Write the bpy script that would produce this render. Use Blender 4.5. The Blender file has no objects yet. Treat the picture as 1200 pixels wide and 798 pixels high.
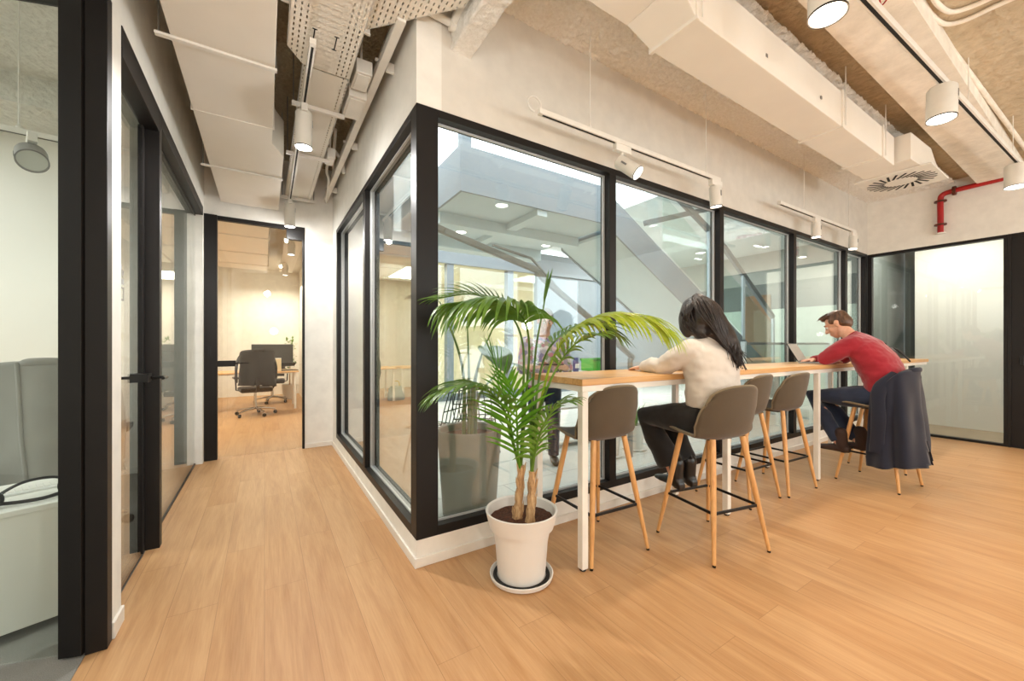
import bpy, bmesh, math, random
from mathutils import Vector, Matrix, noise
random.seed(7)
SC = bpy.context.scene
COL = SC.collection
V = Vector
PI = math.pi

# ------------------------------------------------------------------ camera
FPX, CAMH, HORIZ = 460.0, 1.25, 404.0
TH = math.atan((600 - 310) / FPX)
SN, CS = math.sin(TH), math.cos(TH)
cam = bpy.data.cameras.new('camera')
cam.sensor_width = 36.0
cam.lens = FPX / 1200 * 36.0
cam.shift_y = (HORIZ - 399.0) / 1200
cam.clip_start = 0.05
cam_o = bpy.data.objects.new('camera', cam)
COL.objects.link(cam_o)
cam_o.location = (0, 0, CAMH)
cam_o.rotation_euler = (PI / 2, 0, -TH)
SC.camera = cam_o

def U(px, py, d):
    """a point of the place, d metres deep along the view axis, from its measured bearing"""
    a, b = (px - 600) / FPX, (HORIZ - py) / FPX
    return V((d * (SN + CS * a), d * (CS - SN * a), CAMH + d * b))

# ------------------------------------------------------------------ mesh builder
INV = {}

class MB:
    def __init__(s):
        s.v = []; s.f = []
    def add(s, vs, fs):
        o = len(s.v)
        s.v += [V(p) for p in vs]
        s.f += [tuple(i + o for i in f) for f in fs]
        return s
    def box(s, x0, x1, y0, y1, z0, z1, m=None):
        vs = [V((x, y, z)) for z in (z0, z1) for x, y in ((x0, y0), (x1, y0), (x1, y1), (x0, y1))]
        if m: vs = [m @ p for p in vs]
        return s.add(vs, [(3, 2, 1, 0), (4, 5, 6, 7), (0, 1, 5, 4), (1, 2, 6, 5), (2, 3, 7, 6), (3, 0, 4, 7)])
    def prism(s, poly, z0, z1, m=None):
        n = len(poly)
        vs = [V((p[0], p[1], z0)) for p in poly] + [V((p[0], p[1], z1)) for p in poly]
        if m: vs = [m @ p for p in vs]
        fs = [tuple(range(n - 1, -1, -1)), tuple(range(n, 2 * n))] + [(i, (i + 1) % n, n + (i + 1) % n, n + i) for i in range(n)]
        return s.add(vs, fs)
    def bar(s, p, q, w, h, up=(0, 0, 1)):
        p, q = V(p), V(q)
        d = (q - p); L = d.length; d.normalize()
        x = d.cross(V(up))
        if x.length < 1e-4: x = d.cross(V((0, 1, 0)))
        x.normalize(); z = x.cross(d)
        m = Matrix((x, d, z)).transposed().to_4x4(); m.translation = p
        return s.box(-w / 2, w / 2, 0, L, -h / 2, h / 2, m)
    def tube(s, pts, r, n=10, dome=False, flat=None, closed=False):
        pts = [V(p) for p in pts]
        R = list(r) if hasattr(r, '__len__') else [r] * len(pts)
        if dome and not closed:
            def cap(p, q, rr):
                d = (p - q).normalized()
                return [(p + d * rr * math.sin(a), rr * math.cos(a)) for a in (0.45, 0.95, 1.35)]
            a = cap(pts[0], pts[1], R[0]); b = cap(pts[-1], pts[-2], R[-1])
            pts = [k[0] for k in reversed(a)] + pts + [k[0] for k in b]
            R = [k[1] for k in reversed(a)] + R + [k[1] for k in b]
        m = len(pts)
        T = []
        for i in range(m):
            if closed: t = pts[(i + 1) % m] - pts[i - 1]
            else: t = pts[min(i + 1, m - 1)] - pts[max(i - 1, 0)]
            T.append(t.normalized() if t.length > 1e-9 else V((0, 0, 1)))
        u = T[0].cross(V((0, 0, 1)))
        if u.length < 1e-3: u = T[0].cross(V((0, 1, 0)))
        u.normalize()
        vs = []
        for i in range(m):
            u = (u - T[i] * u.dot(T[i]))
            u.normalize(); w = T[i].cross(u)
            for k in range(n):
                a = 2 * PI * k / n
                o = u * math.cos(a) * R[i] + w * math.sin(a) * R[i]
                if flat:
                    fd = V(flat[0]).normalized(); o = o - fd * o.dot(fd) * (1 - flat[1])
                vs.append(pts[i] + o)
        fs = []
        for i in range(m if closed else m - 1):
            j = (i + 1) % m
            for k in range(n):
                l = (k + 1) % n
                fs.append((i * n + k, i * n + l, j * n + l, j * n + k))
        if not closed:
            fs.append(tuple(range(n - 1, -1, -1))); fs.append(tuple((m - 1) * n + k for k in range(n)))
        return s.add(vs, fs)
    def lathe(s, prof, c=(0, 0, 0), n=32, m=None, cap=False):
        c = V(c); vs = []
        for r, z in prof:
            for k in range(n):
                a = 2 * PI * k / n
                p = V((r * math.cos(a), r * math.sin(a), z))
                vs.append((m @ p if m else p) + c)
        fs = []
        for i in range(len(prof) - 1):
            for k in range(n):
                l = (k + 1) % n
                fs.append((i * n + k, i * n + l, (i + 1) * n + l, (i + 1) * n + k))
        if cap:
            fs.append(tuple(range(n - 1, -1, -1))); fs.append(tuple((len(prof) - 1) * n + k for k in range(n)))
        return s.add(vs, fs)
    def ell(s, c, r, m=None, nu=16, nv=10):
        c = V(c); vs = []; fs = []
        for i in range(nv + 1):
            t = PI * i / nv
            for k in range(nu):
                a = 2 * PI * k / nu
                t2 = min(max(t, 0.02), PI - 0.02)
                p = V((r[0] * math.sin(t2) * math.cos(a), r[1] * math.sin(t2) * math.sin(a), -r[2] * math.cos(t2)))
                vs.append((m @ p if m else p) + c)
        for i in range(nv):
            for k in range(nu):
                l = (k + 1) % nu
                fs.append((i * nu + k, i * nu + l, (i + 1) * nu + l, (i + 1) * nu + k))
        fs.append(tuple(range(nu - 1, -1, -1))); fs.append(tuple(nv * nu + k for k in range(nu)))
        return s.add(vs, fs)
    def loft(s, rings, n=24):
        """rings: (centre, half-width vector, half-depth vector)"""
        vs = []
        for c, a, b in rings:
            c, a, b = V(c), V(a), V(b)
            for k in range(n):
                t = 2 * PI * k / n
                ct, st = math.cos(t), math.sin(t)
                e = 0.85
                vs.append(c + a * math.copysign(abs(ct) ** e, ct) + b * math.copysign(abs(st) ** e, st))
        m = len(rings); fs = []
        for i in range(m - 1):
            for k in range(n):
                l = (k + 1) % n
                fs.append((i * n + k, i * n + l, (i + 1) * n + l, (i + 1) * n + k))
        fs.append(tuple(range(n - 1, -1, -1))); fs.append(tuple((m - 1) * n + k for k in range(n)))
        return s.add(vs, fs)
    def grid(s, fn, nu, nv):
        vs = [fn(i / nu, j / nv) for j in range(nv + 1) for i in range(nu + 1)]
        w = nu + 1
        return s.add(vs, [(j * w + i, j * w + i + 1, (j + 1) * w + i + 1, (j + 1) * w + i) for j in range(nv) for i in range(nu)])
    def xf(s, m):
        s.v = [m @ p for p in s.v]; return s
    def build(s, name, mat, parent=None, smooth=None, bevel=0, world=True, solid=0, sub=0, fix=True):
        vs = s.v; loc = None; inv = None
        if parent is not None and world:
            inv = INV.get(parent.name)
            if inv is not None: vs = [inv @ p for p in vs]
        elif parent is None:
            lo = [min(p[i] for p in vs) for i in range(3)]; hi = [max(p[i] for p in vs) for i in range(3)]
            loc = V(((lo[0] + hi[0]) / 2, (lo[1] + hi[1]) / 2, lo[2]))
            vs = [p - loc for p in vs]
            inv = Matrix.Translation(-loc)
        me = bpy.data.meshes.new(name)
        me.from_pydata([tuple(p) for p in vs], [], s.f)
        if fix:
            bm = bmesh.new(); bm.from_mesh(me)
            bmesh.ops.recalc_face_normals(bm, faces=bm.faces)
            bm.to_mesh(me); bm.free()
        me.materials.append(mat)
        if smooth is not None:
            for p in me.polygons: p.use_smooth = True
            if smooth < 180: me.set_sharp_from_angle(angle=math.radians(smooth))
        o = bpy.data.objects.new(name, me)
        COL.objects.link(o)
        if parent is not None: o.parent = parent
        if loc is not None: o.location = loc
        if inv is not None: INV[o.name] = inv
        if solid:
            md = o.modifiers.new('s', 'SOLIDIFY'); md.thickness = solid; md.offset = 0
        if bevel:
            md = o.modifiers.new('b', 'BEVEL'); md.width = bevel; md.segments = 2; md.limit_method = 'ANGLE'
        if sub:
            md = o.modifiers.new('u', 'SUBSURF'); md.levels = sub; md.render_levels = sub
        return o
    def remesh(s, name, mat, parent, voxel=0.01, smooth=6, fold=0):
        """one continuous surface grown over all the shapes collected here"""
        o = s.build('tmp', mat, None, fix=True)
        md = o.modifiers.new('r', 'REMESH'); md.mode = 'VOXEL'; md.voxel_size = voxel; md.adaptivity = 0
        md = o.modifiers.new('s', 'SMOOTH'); md.factor = 0.5; md.iterations = smooth
        dg = bpy.context.evaluated_depsgraph_get(); dg.update()
        me = bpy.data.meshes.new_from_object(o.evaluated_get(dg))
        me.name = name
        loc = o.location.copy()
        INV.pop(o.name, None)
        bpy.data.objects.remove(o)
        m = Matrix.Translation(loc)
        if parent is not None and parent.name in INV: m = INV[parent.name] @ m
        me.transform(m)
        if fold:
            for vtx in me.vertices:
                p = vtx.co
                q = V((p.x * 9, p.y * 9, p.z * 15))
                k = noise.noise(q) + 0.6 * noise.noise(q * 2.3)
                vtx.co = p + vtx.normal * k * fold
        for p in me.polygons: p.use_smooth = True
        me.materials.clear(); me.materials.append(mat)
        o = bpy.data.objects.new(name, me); COL.objects.link(o)
        if parent is not None:
            o.parent = parent; INV[o.name] = INV.get(parent.name, Matrix())
        return o

def tag(o, label, cat, group=None):
    o['label'] = label; o['category'] = cat
    if group: o['group'] = group
    return o

def thing(name, label, cat, loc=(0, 0, 0), rz=0, group=None):
    o = bpy.data.objects.new(name, None); COL.objects.link(o)
    o.empty_display_size = 0.1
    o.location = loc; o.rotation_euler = (0, 0, rz)
    INV[o.name] = (Matrix.Translation(V(loc)) @ Matrix.Rotation(rz, 4, 'Z')).inverted()
    if label: tag(o, label, cat, group)
    return o

def struct(o):
    o['kind'] = 'structure'; return o

def sroot(name, loc=(0, 0, 0)):
    return struct(thing(name, None, None, loc))

def copy_tree(o, parent=None):
    c = o.copy(); COL.objects.link(c)
    if parent is not None: c.parent = parent
    for ch in o.children: copy_tree(ch, c)
    return c

def spline(pts, n):
    """Catmull-Rom through pts"""
    pts = [V(p) for p in pts]
    P = [pts[0] * 2 - pts[1]] + pts + [pts[-1] * 2 - pts[-2]]
    out = []
    m = len(pts) - 1
    for i in range(n + 1):
        t = i / n * m; k = min(int(t), m - 1); t -= k
        a, b, c, d = P[k:k + 4]
        out.append(0.5 * ((2 * b) + (c - a) * t + (2 * a - 5 * b + 4 * c - d) * t * t + (3 * b - a - 3 * c + d) * t ** 3))
    return out

# ------------------------------------------------------------------ materials
class NT:
    def __init__(s, name):
        s.m = bpy.data.materials.new(name); s.m.use_nodes = True
        s.t = s.m.node_tree; s.t.nodes.clear()
        s.out = s.t.nodes.new('ShaderNodeOutputMaterial')
    def n(s, typ, **kw):
        nd = s.t.nodes.new(typ)
        for k, v in kw.items():
            if k.startswith('i_'): s.set(nd, k[2:].replace('_', ' '), v)
            else: setattr(nd, k, v)
        return nd
    def set(s, nd, key, v):
        sk = nd.inputs[int(key)] if key.isdigit() else nd.inputs[key]
        if hasattr(v, 'is_output') or isinstance(v, bpy.types.NodeSocket): s.t.links.new(v, sk)
        elif isinstance(v, (tuple, list)) and len(v) == 3 and sk.type == 'RGBA': sk.default_value = (*v, 1)
        else: sk.default_value = v
    def math(s, op, a, b=None, c=None):
        nd = s.t.nodes.new('ShaderNodeMath'); nd.operation = op
        for i, x in enumerate((a, b, c)):
            if x is not None: s.set(nd, str(i), x)
        return nd.outputs[0]
    def pos(s, kind='world'):
        if kind == 'world': return s.n('ShaderNodeNewGeometry').outputs['Position']
        return s.n('ShaderNodeTexCoord').outputs['Object']
    def noise(s, vec, scale, detail=3, rough=0.55, dist=0):
        nd = s.n('ShaderNodeTexNoise', i_Vector=vec, i_Scale=scale, i_Detail=detail, i_Roughness=rough, i_Distortion=dist)
        return nd.outputs['Fac']
    def scale(s, vec, v):
        nd = s.n('ShaderNodeVectorMath', operation='MULTIPLY'); s.set(nd, '0', vec); nd.inputs[1].default_value = v
        return nd.outputs[0]
    def ramp(s, fac, stops):
        nd = s.n('ShaderNodeValToRGB', i_Fac=fac)
        cr = nd.color_ramp
        while len(cr.elements) < len(stops): cr.elements.new(0.5)
        for e, (p, c) in zip(cr.elements, stops):
            e.position = p; e.color = (*c, 1)
        return nd.outputs['Color']
    def mix(s, fac, a, b, mode='MIX'):
        nd = s.n('ShaderNodeMix', data_type='RGBA', blend_type=mode)
        s.set(nd, '0', fac); s.set(nd, '6', a); s.set(nd, '7', b)
        return nd.outputs[2]
    def bump(s, h, strength=0.3, dist=0.01):
        return s.n('ShaderNodeBump', i_Height=h, i_Strength=strength, i_Distance=dist).outputs[0]
    def pbr(s, **kw):
        nd = s.n('ShaderNodeBsdfPrincipled')
        for k, v in kw.items(): s.set(nd, k.replace('_', ' '), v)
        return nd.outputs[0]
    def done(s, sh):
        s.t.links.new(sh, s.out.inputs[0]); return s.m

def lin(r, g, b):
    f = lambda c: (c / 255 / 12.92) if c / 255 <= 0.04045 else ((c / 255 + 0.055) / 1.055) ** 2.4
    return (f(r), f(g), f(b))

def simple(name, col, rough=0.5, metal=0, var=0.06, scale=8, bump=0, bscale=60, bdist=0.002, spec=0.5, coord='obj', **kw):
    t = NT(name); p = t.pos(coord)
    f = t.noise(p, scale, 3)
    c = t.ramp(f, [(0.25, tuple(max(0, x * (1 - var)) for x in col)), (0.75, tuple(min(1, x * (1 + var)) for x in col))])
    k = dict(Base_Color=c, Roughness=rough, Metallic=metal, Specular_IOR_Level=spec)
    if bump: k['Normal'] = t.bump(t.noise(p, bscale, 4), bump, bdist)
    k.update(kw)
    return t.done(t.pbr(**k))

M = {}
M['wall'] = simple('white_plaster', lin(236, 233, 226), 0.75, bump=0.05, bscale=90, coord='world')
M['wall_warm'] = simple('cream_plaster', lin(217, 212, 203), 0.75, bump=0.05, bscale=90, coord='world')
M['black'] = simple('black_aluminium', lin(24, 21, 20), 0.45, 0.0, var=0.1, spec=0.3)
M['blackmetal'] = simple('black_metal', lin(22, 21, 21), 0.35, 0.4)
M['white'] = simple('white_painted_metal', lin(232, 228, 220), 0.4)
M['duct'] = simple('painted_duct', lin(236, 230, 220), 0.55, var=0.03, scale=3)
M['glint'] = simple('pale_glint_aluminium', lin(196, 198, 198), 0.35, 0.3)  # pale colour paints in daylight reflected along the glass edges
M['steel'] = simple('grey_steel', lin(150, 152, 152), 0.35, 0.9)
M['chrome'] = simple('chrome', lin(200, 200, 200), 0.12, 1.0, var=0.02)
M['red'] = simple('red_pipe_paint', lin(170, 22, 24), 0.4)
M['bracket'] = simple('pipe_bracket', lin(95, 50, 35), 0.5, 0.5)
M['slotdark'] = simple('dark_slot', lin(25, 24, 22), 0.8)
M['grey_plastic'] = simple('grey_plastic', lin(150, 150, 148), 0.45)
M['paper'] = simple('paper', lin(236, 236, 232), 0.8)
M['leafwood'] = simple('desk_wood', lin(214, 170, 118), 0.5, var=0.12, scale=14)

def mk_floor():
    t = NT('oak_planks'); p = t.pos()
    sep = t.n('ShaderNodeSeparateXYZ', i_Vector=p)
    cmb = t.n('ShaderNodeCombineXYZ', i_X=sep.outputs[1], i_Y=sep.outputs[0])
    b = t.n('ShaderNodeTexBrick', offset=0.37, offset_frequency=2, i_Vector=cmb.outputs[0], i_Color1=(0, 0, 0), i_Color2=(1, 1, 1), i_Mortar=(0.5, 0.5, 0.5), i_Scale=1.0)
    for k, v in (('Mortar Size', 0.0013), ('Mortar Smooth', 0.1), ('Bias', 0.0), ('Brick Width', 1.45), ('Row Height', 0.19)): b.inputs[k].default_value = v
    g1 = t.noise(t.scale(p, (22, 1.6, 1)), 1.0, 5, 0.6, 0.8)
    # each board has its own run of grain
    sh = t.n('ShaderNodeVectorMath', operation='ADD'); t.set(sh, '0', t.scale(p, (9, 0.9, 1)))
    bm_ = t.n('ShaderNodeCombineXYZ', i_X=t.math('MULTIPLY', b.outputs['Color'], 7.0), i_Y=t.math('MULTIPLY', b.outputs['Color'], 31.0)); t.set(sh, '1', bm_.outputs[0])
    g2 = t.noise(sh.outputs[0], 1.0, 4, 0.6, 1.6)
    fine = t.noise(t.scale(p, (140, 5, 1)), 1.0, 3, 0.6)
    base = t.ramp(g2, [(0.2, lin(150, 104, 62)), (0.42, lin(186, 138, 90)), (0.6, lin(200, 154, 106)), (0.85, lin(214, 172, 128))])
    c = t.mix(0.38, base, t.ramp(g1, [(0.3, lin(160, 112, 68)), (0.7, lin(212, 172, 128))]))
    c = t.mix(0.22, c, t.ramp(b.outputs['Color'], [(0.0, lin(172, 122, 76)), (1.0, lin(212, 174, 132))]))
    c = t.mix(0.10, c, t.ramp(fine, [(0.35, lin(140, 94, 54)), (0.6, lin(212, 176, 132))]))
    c = t.mix(t.math('MULTIPLY', b.outputs['Fac'], 0.5), c, lin(130, 88, 52))
    r = t.math('ADD', 0.34, t.math('MULTIPLY', g1, 0.16))
    h = t.math('SUBTRACT', t.math('MULTIPLY', fine, 0.3), b.outputs['Fac'])
    return t.done(t.pbr(Base_Color=c, Roughness=r, Specular_IOR_Level=0.4, Normal=t.bump(h, 0.12, 0.002)))
M['floor'] = mk_floor()

def mk_concrete(name, c0, c1, strength, scale):
    t = NT(name); p = t.pos()
    n1 = t.noise(p, scale, 6, 0.65)
    v = t.n('ShaderNodeTexVoronoi', feature='SMOOTH_F1', i_Vector=p, i_Scale=scale * 1.7)
    n2 = t.noise(p, 1.3, 3)
    c = t.ramp(n2, [(0.3, c0), (0.7, c1)])
    c = t.mix(0.35, c, t.ramp(n1, [(0.3, tuple(x * 0.72 for x in c0)), (0.65, tuple(min(1, x * 1.15) for x in c1))]))
    h = t.math('ADD', n1, t.math('MULTIPLY', v.outputs['Distance'], 0.55))
    return t.done(t.pbr(Base_Color=c, Roughness=0.92, Specular_IOR_Level=0.2, Normal=t.bump(h, strength, 0.05)))
M['concrete'] = mk_concrete('sprayed_concrete', lin(240, 237, 230), lin(248, 246, 241), 0.35, 40)
M['concrete_raw'] = mk_concrete('raw_concrete', lin(168, 154, 128), lin(190, 176, 150), 0.8, 26)
M['concrete_white'] = mk_concrete('painted_concrete', lin(218, 216, 206), lin(234, 232, 224), 0.6, 18)
M['concrete_tan'] = mk_concrete('tan_concrete', lin(184, 166, 138), lin(206, 190, 164), 0.5, 12)
M['concrete_smooth'] = mk_concrete('smooth_concrete', lin(230, 220, 204), lin(240, 232, 220), 0.22, 7)

def mk_glass(name, tint=(0.93, 0.965, 0.95), base=0.045, gain=1.0, power=4.2):
    t = NT(name)
    lw = t.n('ShaderNodeLayerWeight', i_Blend=0.5)
    f = t.math('POWER', lw.outputs['Facing'], power)
    f = t.math('MINIMUM', t.math('ADD', base, t.math('MULTIPLY', f, 0.95 * gain)), 1.0)
    tr = t.n('ShaderNodeBsdfTransparent', i_Color=tint).outputs[0]
    gl = t.n('ShaderNodeBsdfGlossy', i_Color=(1, 1, 1), i_Roughness=0.0).outputs[0]
    mx = t.n('ShaderNodeMixShader'); t.set(mx, '0', f); t.set(mx, '1', tr); t.set(mx, '2', gl)
    return t.done(mx.outputs[0])
M['glass'] = mk_glass('clear_glass', tint=(0.95, 0.975, 0.965), base=0.04)
M['coated_glass'] = mk_glass('coated_glazing', tint=(0.70, 0.74, 0.72), base=0.10, power=2.4)
M['double_glass'] = mk_glass('double_glazing', tint=(0.93, 0.965, 0.955), base=0.07, power=3.3)
M['glass_green'] = mk_glass('green_glass', tint=(0.90, 0.955, 0.935), base=0.05)

def emit(name, col, k):
    t = NT(name)
    return t.done(t.n('ShaderNodeEmission', i_Color=col, i_Strength=k).outputs[0])
M['lamp'] = emit('lit_lamp_lens', (1.0, 0.93, 0.82), 12)
M['grey_lens'] = simple('frosted_grey_lens', lin(206, 210, 202), 0.3)
M['lamp_cool'] = emit('lit_downlight', (1.0, 0.97, 0.92), 6)

def mk_slots():
    """white sheet metal punched with rows of slots, as on cable trays"""
    t = NT('perforated_tray'); p = t.pos('obj')
    sep = t.n('ShaderNodeSeparateXYZ', i_Vector=p); x, y = sep.outputs[0], sep.outputs[1]
    def band(v, per, half, off=0.0):
        fr = t.math('FRACT', t.math('ADD', t.math('DIVIDE', v, per), off))
        return t.math('LESS_THAN', t.math('ABSOLUTE', t.math('SUBTRACT', fr, 0.5)), half)
    ax = t.math('ABSOLUTE', x)
    edge = t.math('GREATER_THAN', ax, 0.085)
    s1 = t.math('MULTIPLY', t.math('MULTIPLY', band(x, 0.028, 0.13), band(y, 0.042, 0.28)), edge)
    s2 = t.math('MULTIPLY', t.math('MULTIPLY', band(x, 0.062, 0.40), band(y, 0.042, 0.045)), t.math('SUBTRACT', 1.0, edge))
    hole = t.math('MAXIMUM', s1, s2)
    sh = t.pbr(Base_Color=lin(230, 224, 212), Roughness=0.45)
    tr = t.n('ShaderNodeBsdfTransparent').outputs[0]
    mx = t.n('ShaderNodeMixShader'); t.set(mx, '0', hole); t.set(mx, '1', sh); t.set(mx, '2', tr)
    return t.done(mx.outputs[0])
M['tray'] = mk_slots()

def mk_carpet():
    t = NT('grey_carpet'); p = t.pos()
    a = t.noise(p, 320, 3, 0.7); b = t.noise(p, 5, 3)
    c = t.ramp(a, [(0.3, lin(112, 110, 106)), (0.7, lin(170, 167, 160))])
    c = t.mix(0.3, c, t.ramp(b, [(0.3, lin(120, 118, 113)), (0.7, lin(165, 162, 156))]))
    return t.done(t.pbr(Base_Color=c, Roughness=0.95, Specular_IOR_Level=0.1, Normal=t.bump(a, 0.6, 0.004)))
M['carpet'] = mk_carpet()

def mk_tiles():
    t = NT('pale_paving'); p = t.pos()
    b = t.n('ShaderNodeTexBrick', offset=0.5, i_Vector=p, i_Color1=lin(214, 212, 204), i_Color2=lin(222, 220, 213), i_Mortar=lin(150, 148, 142), i_Scale=1.0)
    for k, v in (('Mortar Size', 0.004), ('Brick Width', 1.2), ('Row Height', 0.6)): b.inputs[k].default_value = v
    c = t.mix(0.15, b.outputs['Color'], t.ramp(t.noise(p, 12, 4), [(0.3, lin(165, 162, 154)), (0.7, lin(222, 220, 212))]))
    return t.done(t.pbr(Base_Color=c, Roughness=0.4))
M['tiles'] = mk_tiles()

def mk_wood(name, a, b, axis='x', rough=0.42):
    t = NT(name); p = t.pos('obj')
    sc = (2.2, 42, 42) if axis == 'x' else ((42, 2.2, 42) if axis == 'y' else (60, 60, 3.5))
    f = t.noise(t.scale(p, sc), 1.0, 5, 0.6, 0.5)
    c = t.ramp(f, [(0.28, a), (0.72, b)])
    return t.done(t.pbr(Base_Color=c, Roughness=rough, Normal=t.bump(f, 0.06, 0.002)))
M['legwood'] = mk_wood('turned_oak_leg', lin(196, 140, 82), lin(226, 176, 116), 'z')

def mk_tabletop():
    """glued oak staves running the length of the table, short staves showing at the edge"""
    t = NT('butcher_block_oak'); p = t.pos('obj')
    b = t.n('ShaderNodeTexBrick', offset=0.43, i_Vector=p, i_Color1=(0, 0, 0), i_Color2=(1, 1, 1), i_Mortar=(0.4, 0.4, 0.4), i_Scale=1.0)
    for k, v in (('Mortar Size', 0.0006), ('Brick Width', 0.30), ('Row Height', 0.045)): b.inputs[k].default_value = v
    f = t.noise(t.scale(p, (3, 60, 60)), 1.0, 4, 0.6, 0.4)
    c = t.mix(0.5, t.ramp(b.outputs['Color'], [(0.0, lin(188, 134, 76)), (1.0, lin(228, 184, 124))]), t.ramp(f, [(0.3, lin(192, 138, 82)), (0.7, lin(230, 188, 130))]))
    return t.done(t.pbr(Base_Color=c, Roughness=0.35, Normal=t.bump(f, 0.04, 0.002)))
M['tabletop'] = mk_tabletop()

def mk_cloth(name, col, rough=0.85, weave=420, bump=0.25, var=0.12, sheen=0.2):
    t = NT(name); p = t.pos('obj')
    a = t.noise(p, weave, 2, 0.6); b = t.noise(p, 6, 4)
    c = t.ramp(b, [(0.3, tuple(x * (1 - var) for x in col)), (0.7, tuple(min(1, x * (1 + var)) for x in col))])
    c = t.mix(0.25, c, t.ramp(a, [(0.3, tuple(x * 0.6 for x in col)), (0.7, tuple(min(1, x * 1.3) for x in col))]))
    return t.done(t.pbr(Base_Color=c, Roughness=rough, Specular_IOR_Level=0.2, Sheen_Weight=sheen, Normal=t.bump(a, bump, 0.001)))
M['shell'] = mk_cloth('grey_brown_stool_fabric', lin(88, 76, 61), var=0.06)
M['shell_edge'] = mk_cloth('stool_edge_piping', lin(124, 110, 88), var=0.05)
M['shirt'] = mk_cloth('cream_blouse', lin(208, 198, 188), 0.7, bump=0.1, var=0.03)
M['sweater'] = mk_cloth('crimson_jumper', lin(150, 34, 46), 0.85, bump=0.35, var=0.08, sheen=0.35)
M['black_cloth'] = mk_cloth('black_trouser_cloth', lin(36, 34, 34), 0.8, var=0.1)
M['denim'] = mk_cloth('dark_denim', lin(44, 52, 72), 0.85, weave=300, var=0.3)
M['navy'] = mk_cloth('navy_jacket_cloth', lin(33, 35, 48), 0.85, var=0.1)
M['grey_cloth'] = mk_cloth('grey_wool', lin(150, 149, 142), 0.9, var=0.1)
M['floral'] = None
M['leather'] = simple('black_boot_leather', lin(26, 23, 22), 0.32, bump=0.1)
M['brown_leather'] = simple('dark_brown_suede', lin(52, 34, 28), 0.7)

def mk_skin():
    t = NT('skin'); p = t.pos('obj')
    c = t.ramp(t.noise(p, 25, 4), [(0.3, lin(214, 158, 130)), (0.7, lin(230, 180, 152))])
    return t.done(t.pbr(Base_Color=c, Roughness=0.5, Subsurface_Weight=0.08, Subsurface_Scale=0.01, Normal=t.bump(t.noise(p, 300, 2), 0.05, 0.001)))
M['skin'] = mk_skin()
def mk_hair(name, a, b):
    t = NT(name); p = t.pos('obj')
    f = t.noise(t.scale(p, (60, 60, 12)), 1.0, 4, 0.6, 0.6)
    c = t.ramp(f, [(0.3, a), (0.75, b)])
    return t.done(t.pbr(Base_Color=c, Roughness=0.4, Specular_IOR_Level=0.5, Normal=t.bump(f, 0.5, 0.006)))
M['hair_dark'] = mk_hair('dark_brown_hair', lin(18, 12, 10), lin(46, 31, 25))
M['hair_brown'] = mk_hair('brown_hair', lin(54, 34, 22), lin(110, 74, 46))
M['hair_grey'] = mk_hair('grey_hair', lin(90, 84, 78), lin(150, 144, 136))

def mk_leaf(name, a, b, trans):
    t = NT(name); p = t.pos('obj')
    c = t.ramp(t.noise(p, 9, 3), [(0.3, a), (0.7, b)])
    d = t.pbr(Base_Color=c, Roughness=0.38, Specular_IOR_Level=0.5)
    tl = t.n('ShaderNodeBsdfTranslucent', i_Color=c).outputs[0]
    mx = t.n('ShaderNodeMixShader'); t.set(mx, '0', trans); t.set(mx, '1', d); t.set(mx, '2', tl)
    return t.done(mx.outputs[0])
M['leaf'] = mk_leaf('palm_leaf', lin(72, 112, 36), lin(124, 162, 64), 0.35)
M['leaf_backlit'] = mk_leaf('backlit_palm_leaf', lin(150, 178, 44), lin(200, 216, 76), 0.45)  # backlight on the right-hand frond is put into this yellow-green
M['leaf_d'] = mk_leaf('broad_leaf', lin(66, 96, 44), lin(104, 130, 66), 0.25)
M['leaf_b'] = mk_leaf('bright_leaf', lin(74, 140, 30), lin(120, 176, 50), 0.4)
M['stem'] = simple('palm_stem', lin(92, 116, 48), 0.5, var=0.2)
def mk_husk():
    t = NT('palm_husk'); p = t.pos('obj')
    f = t.noise(t.scale(p, (90, 90, 16)), 1.0, 5, 0.65, 0.5)
    c = t.ramp(f, [(0.25, lin(110, 78, 52)), (0.5, lin(190, 152, 108)), (0.8, lin(226, 196, 152))])
    return t.done(t.pbr(Base_Color=c, Roughness=0.85, Normal=t.bump(f, 0.8, 0.01)))
M['husk'] = mk_husk()
M['soil'] = simple('bark_soil', lin(92, 56, 38), 0.95, var=0.5, scale=70, bump=1.0, bscale=90, bdist=0.02)
M['pot'] = simple('white_pot_plastic', lin(224, 220, 214), 0.45, var=0.02)
M['pot_grey'] = simple('grey_planter', lin(150, 144, 132), 0.6, var=0.05)
M['fascia'] = simple('blue_grey_cladding', lin(132, 142, 150), 0.5, var=0.05, scale=2)
M['soffit'] = simple('grey_soffit', lin(188, 202, 206), 0.7, var=0.04, scale=1.5)
M['pale_ceiling'] = simple('pale_soffit', lin(236, 240, 238), 0.8, var=0.02)
M['galv'] = simple('galvanised_steel', lin(126, 130, 130), 0.5, 0.1)
M['post'] = simple('pale_steel_post', lin(214, 224, 230), 0.4)
M['yellow_wall'] = simple('warm_cream_wall', lin(238, 229, 204), 0.8)
M['dark_wall'] = simple('dark_cladding', lin(112, 118, 114), 0.6)
M['brown_wall'] = simple('brown_panel', lin(128, 100, 72), 0.7, var=0.15)
M['screen'] = simple('grey_laptop_screen', lin(188, 186, 180), 0.35, var=0.05)
M['darkscreen'] = simple('dark_monitor_back', lin(40, 38, 34), 0.35)
M['board'] = simple('white_wall_panel', lin(232, 230, 222), 0.35, var=0.01)

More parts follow.
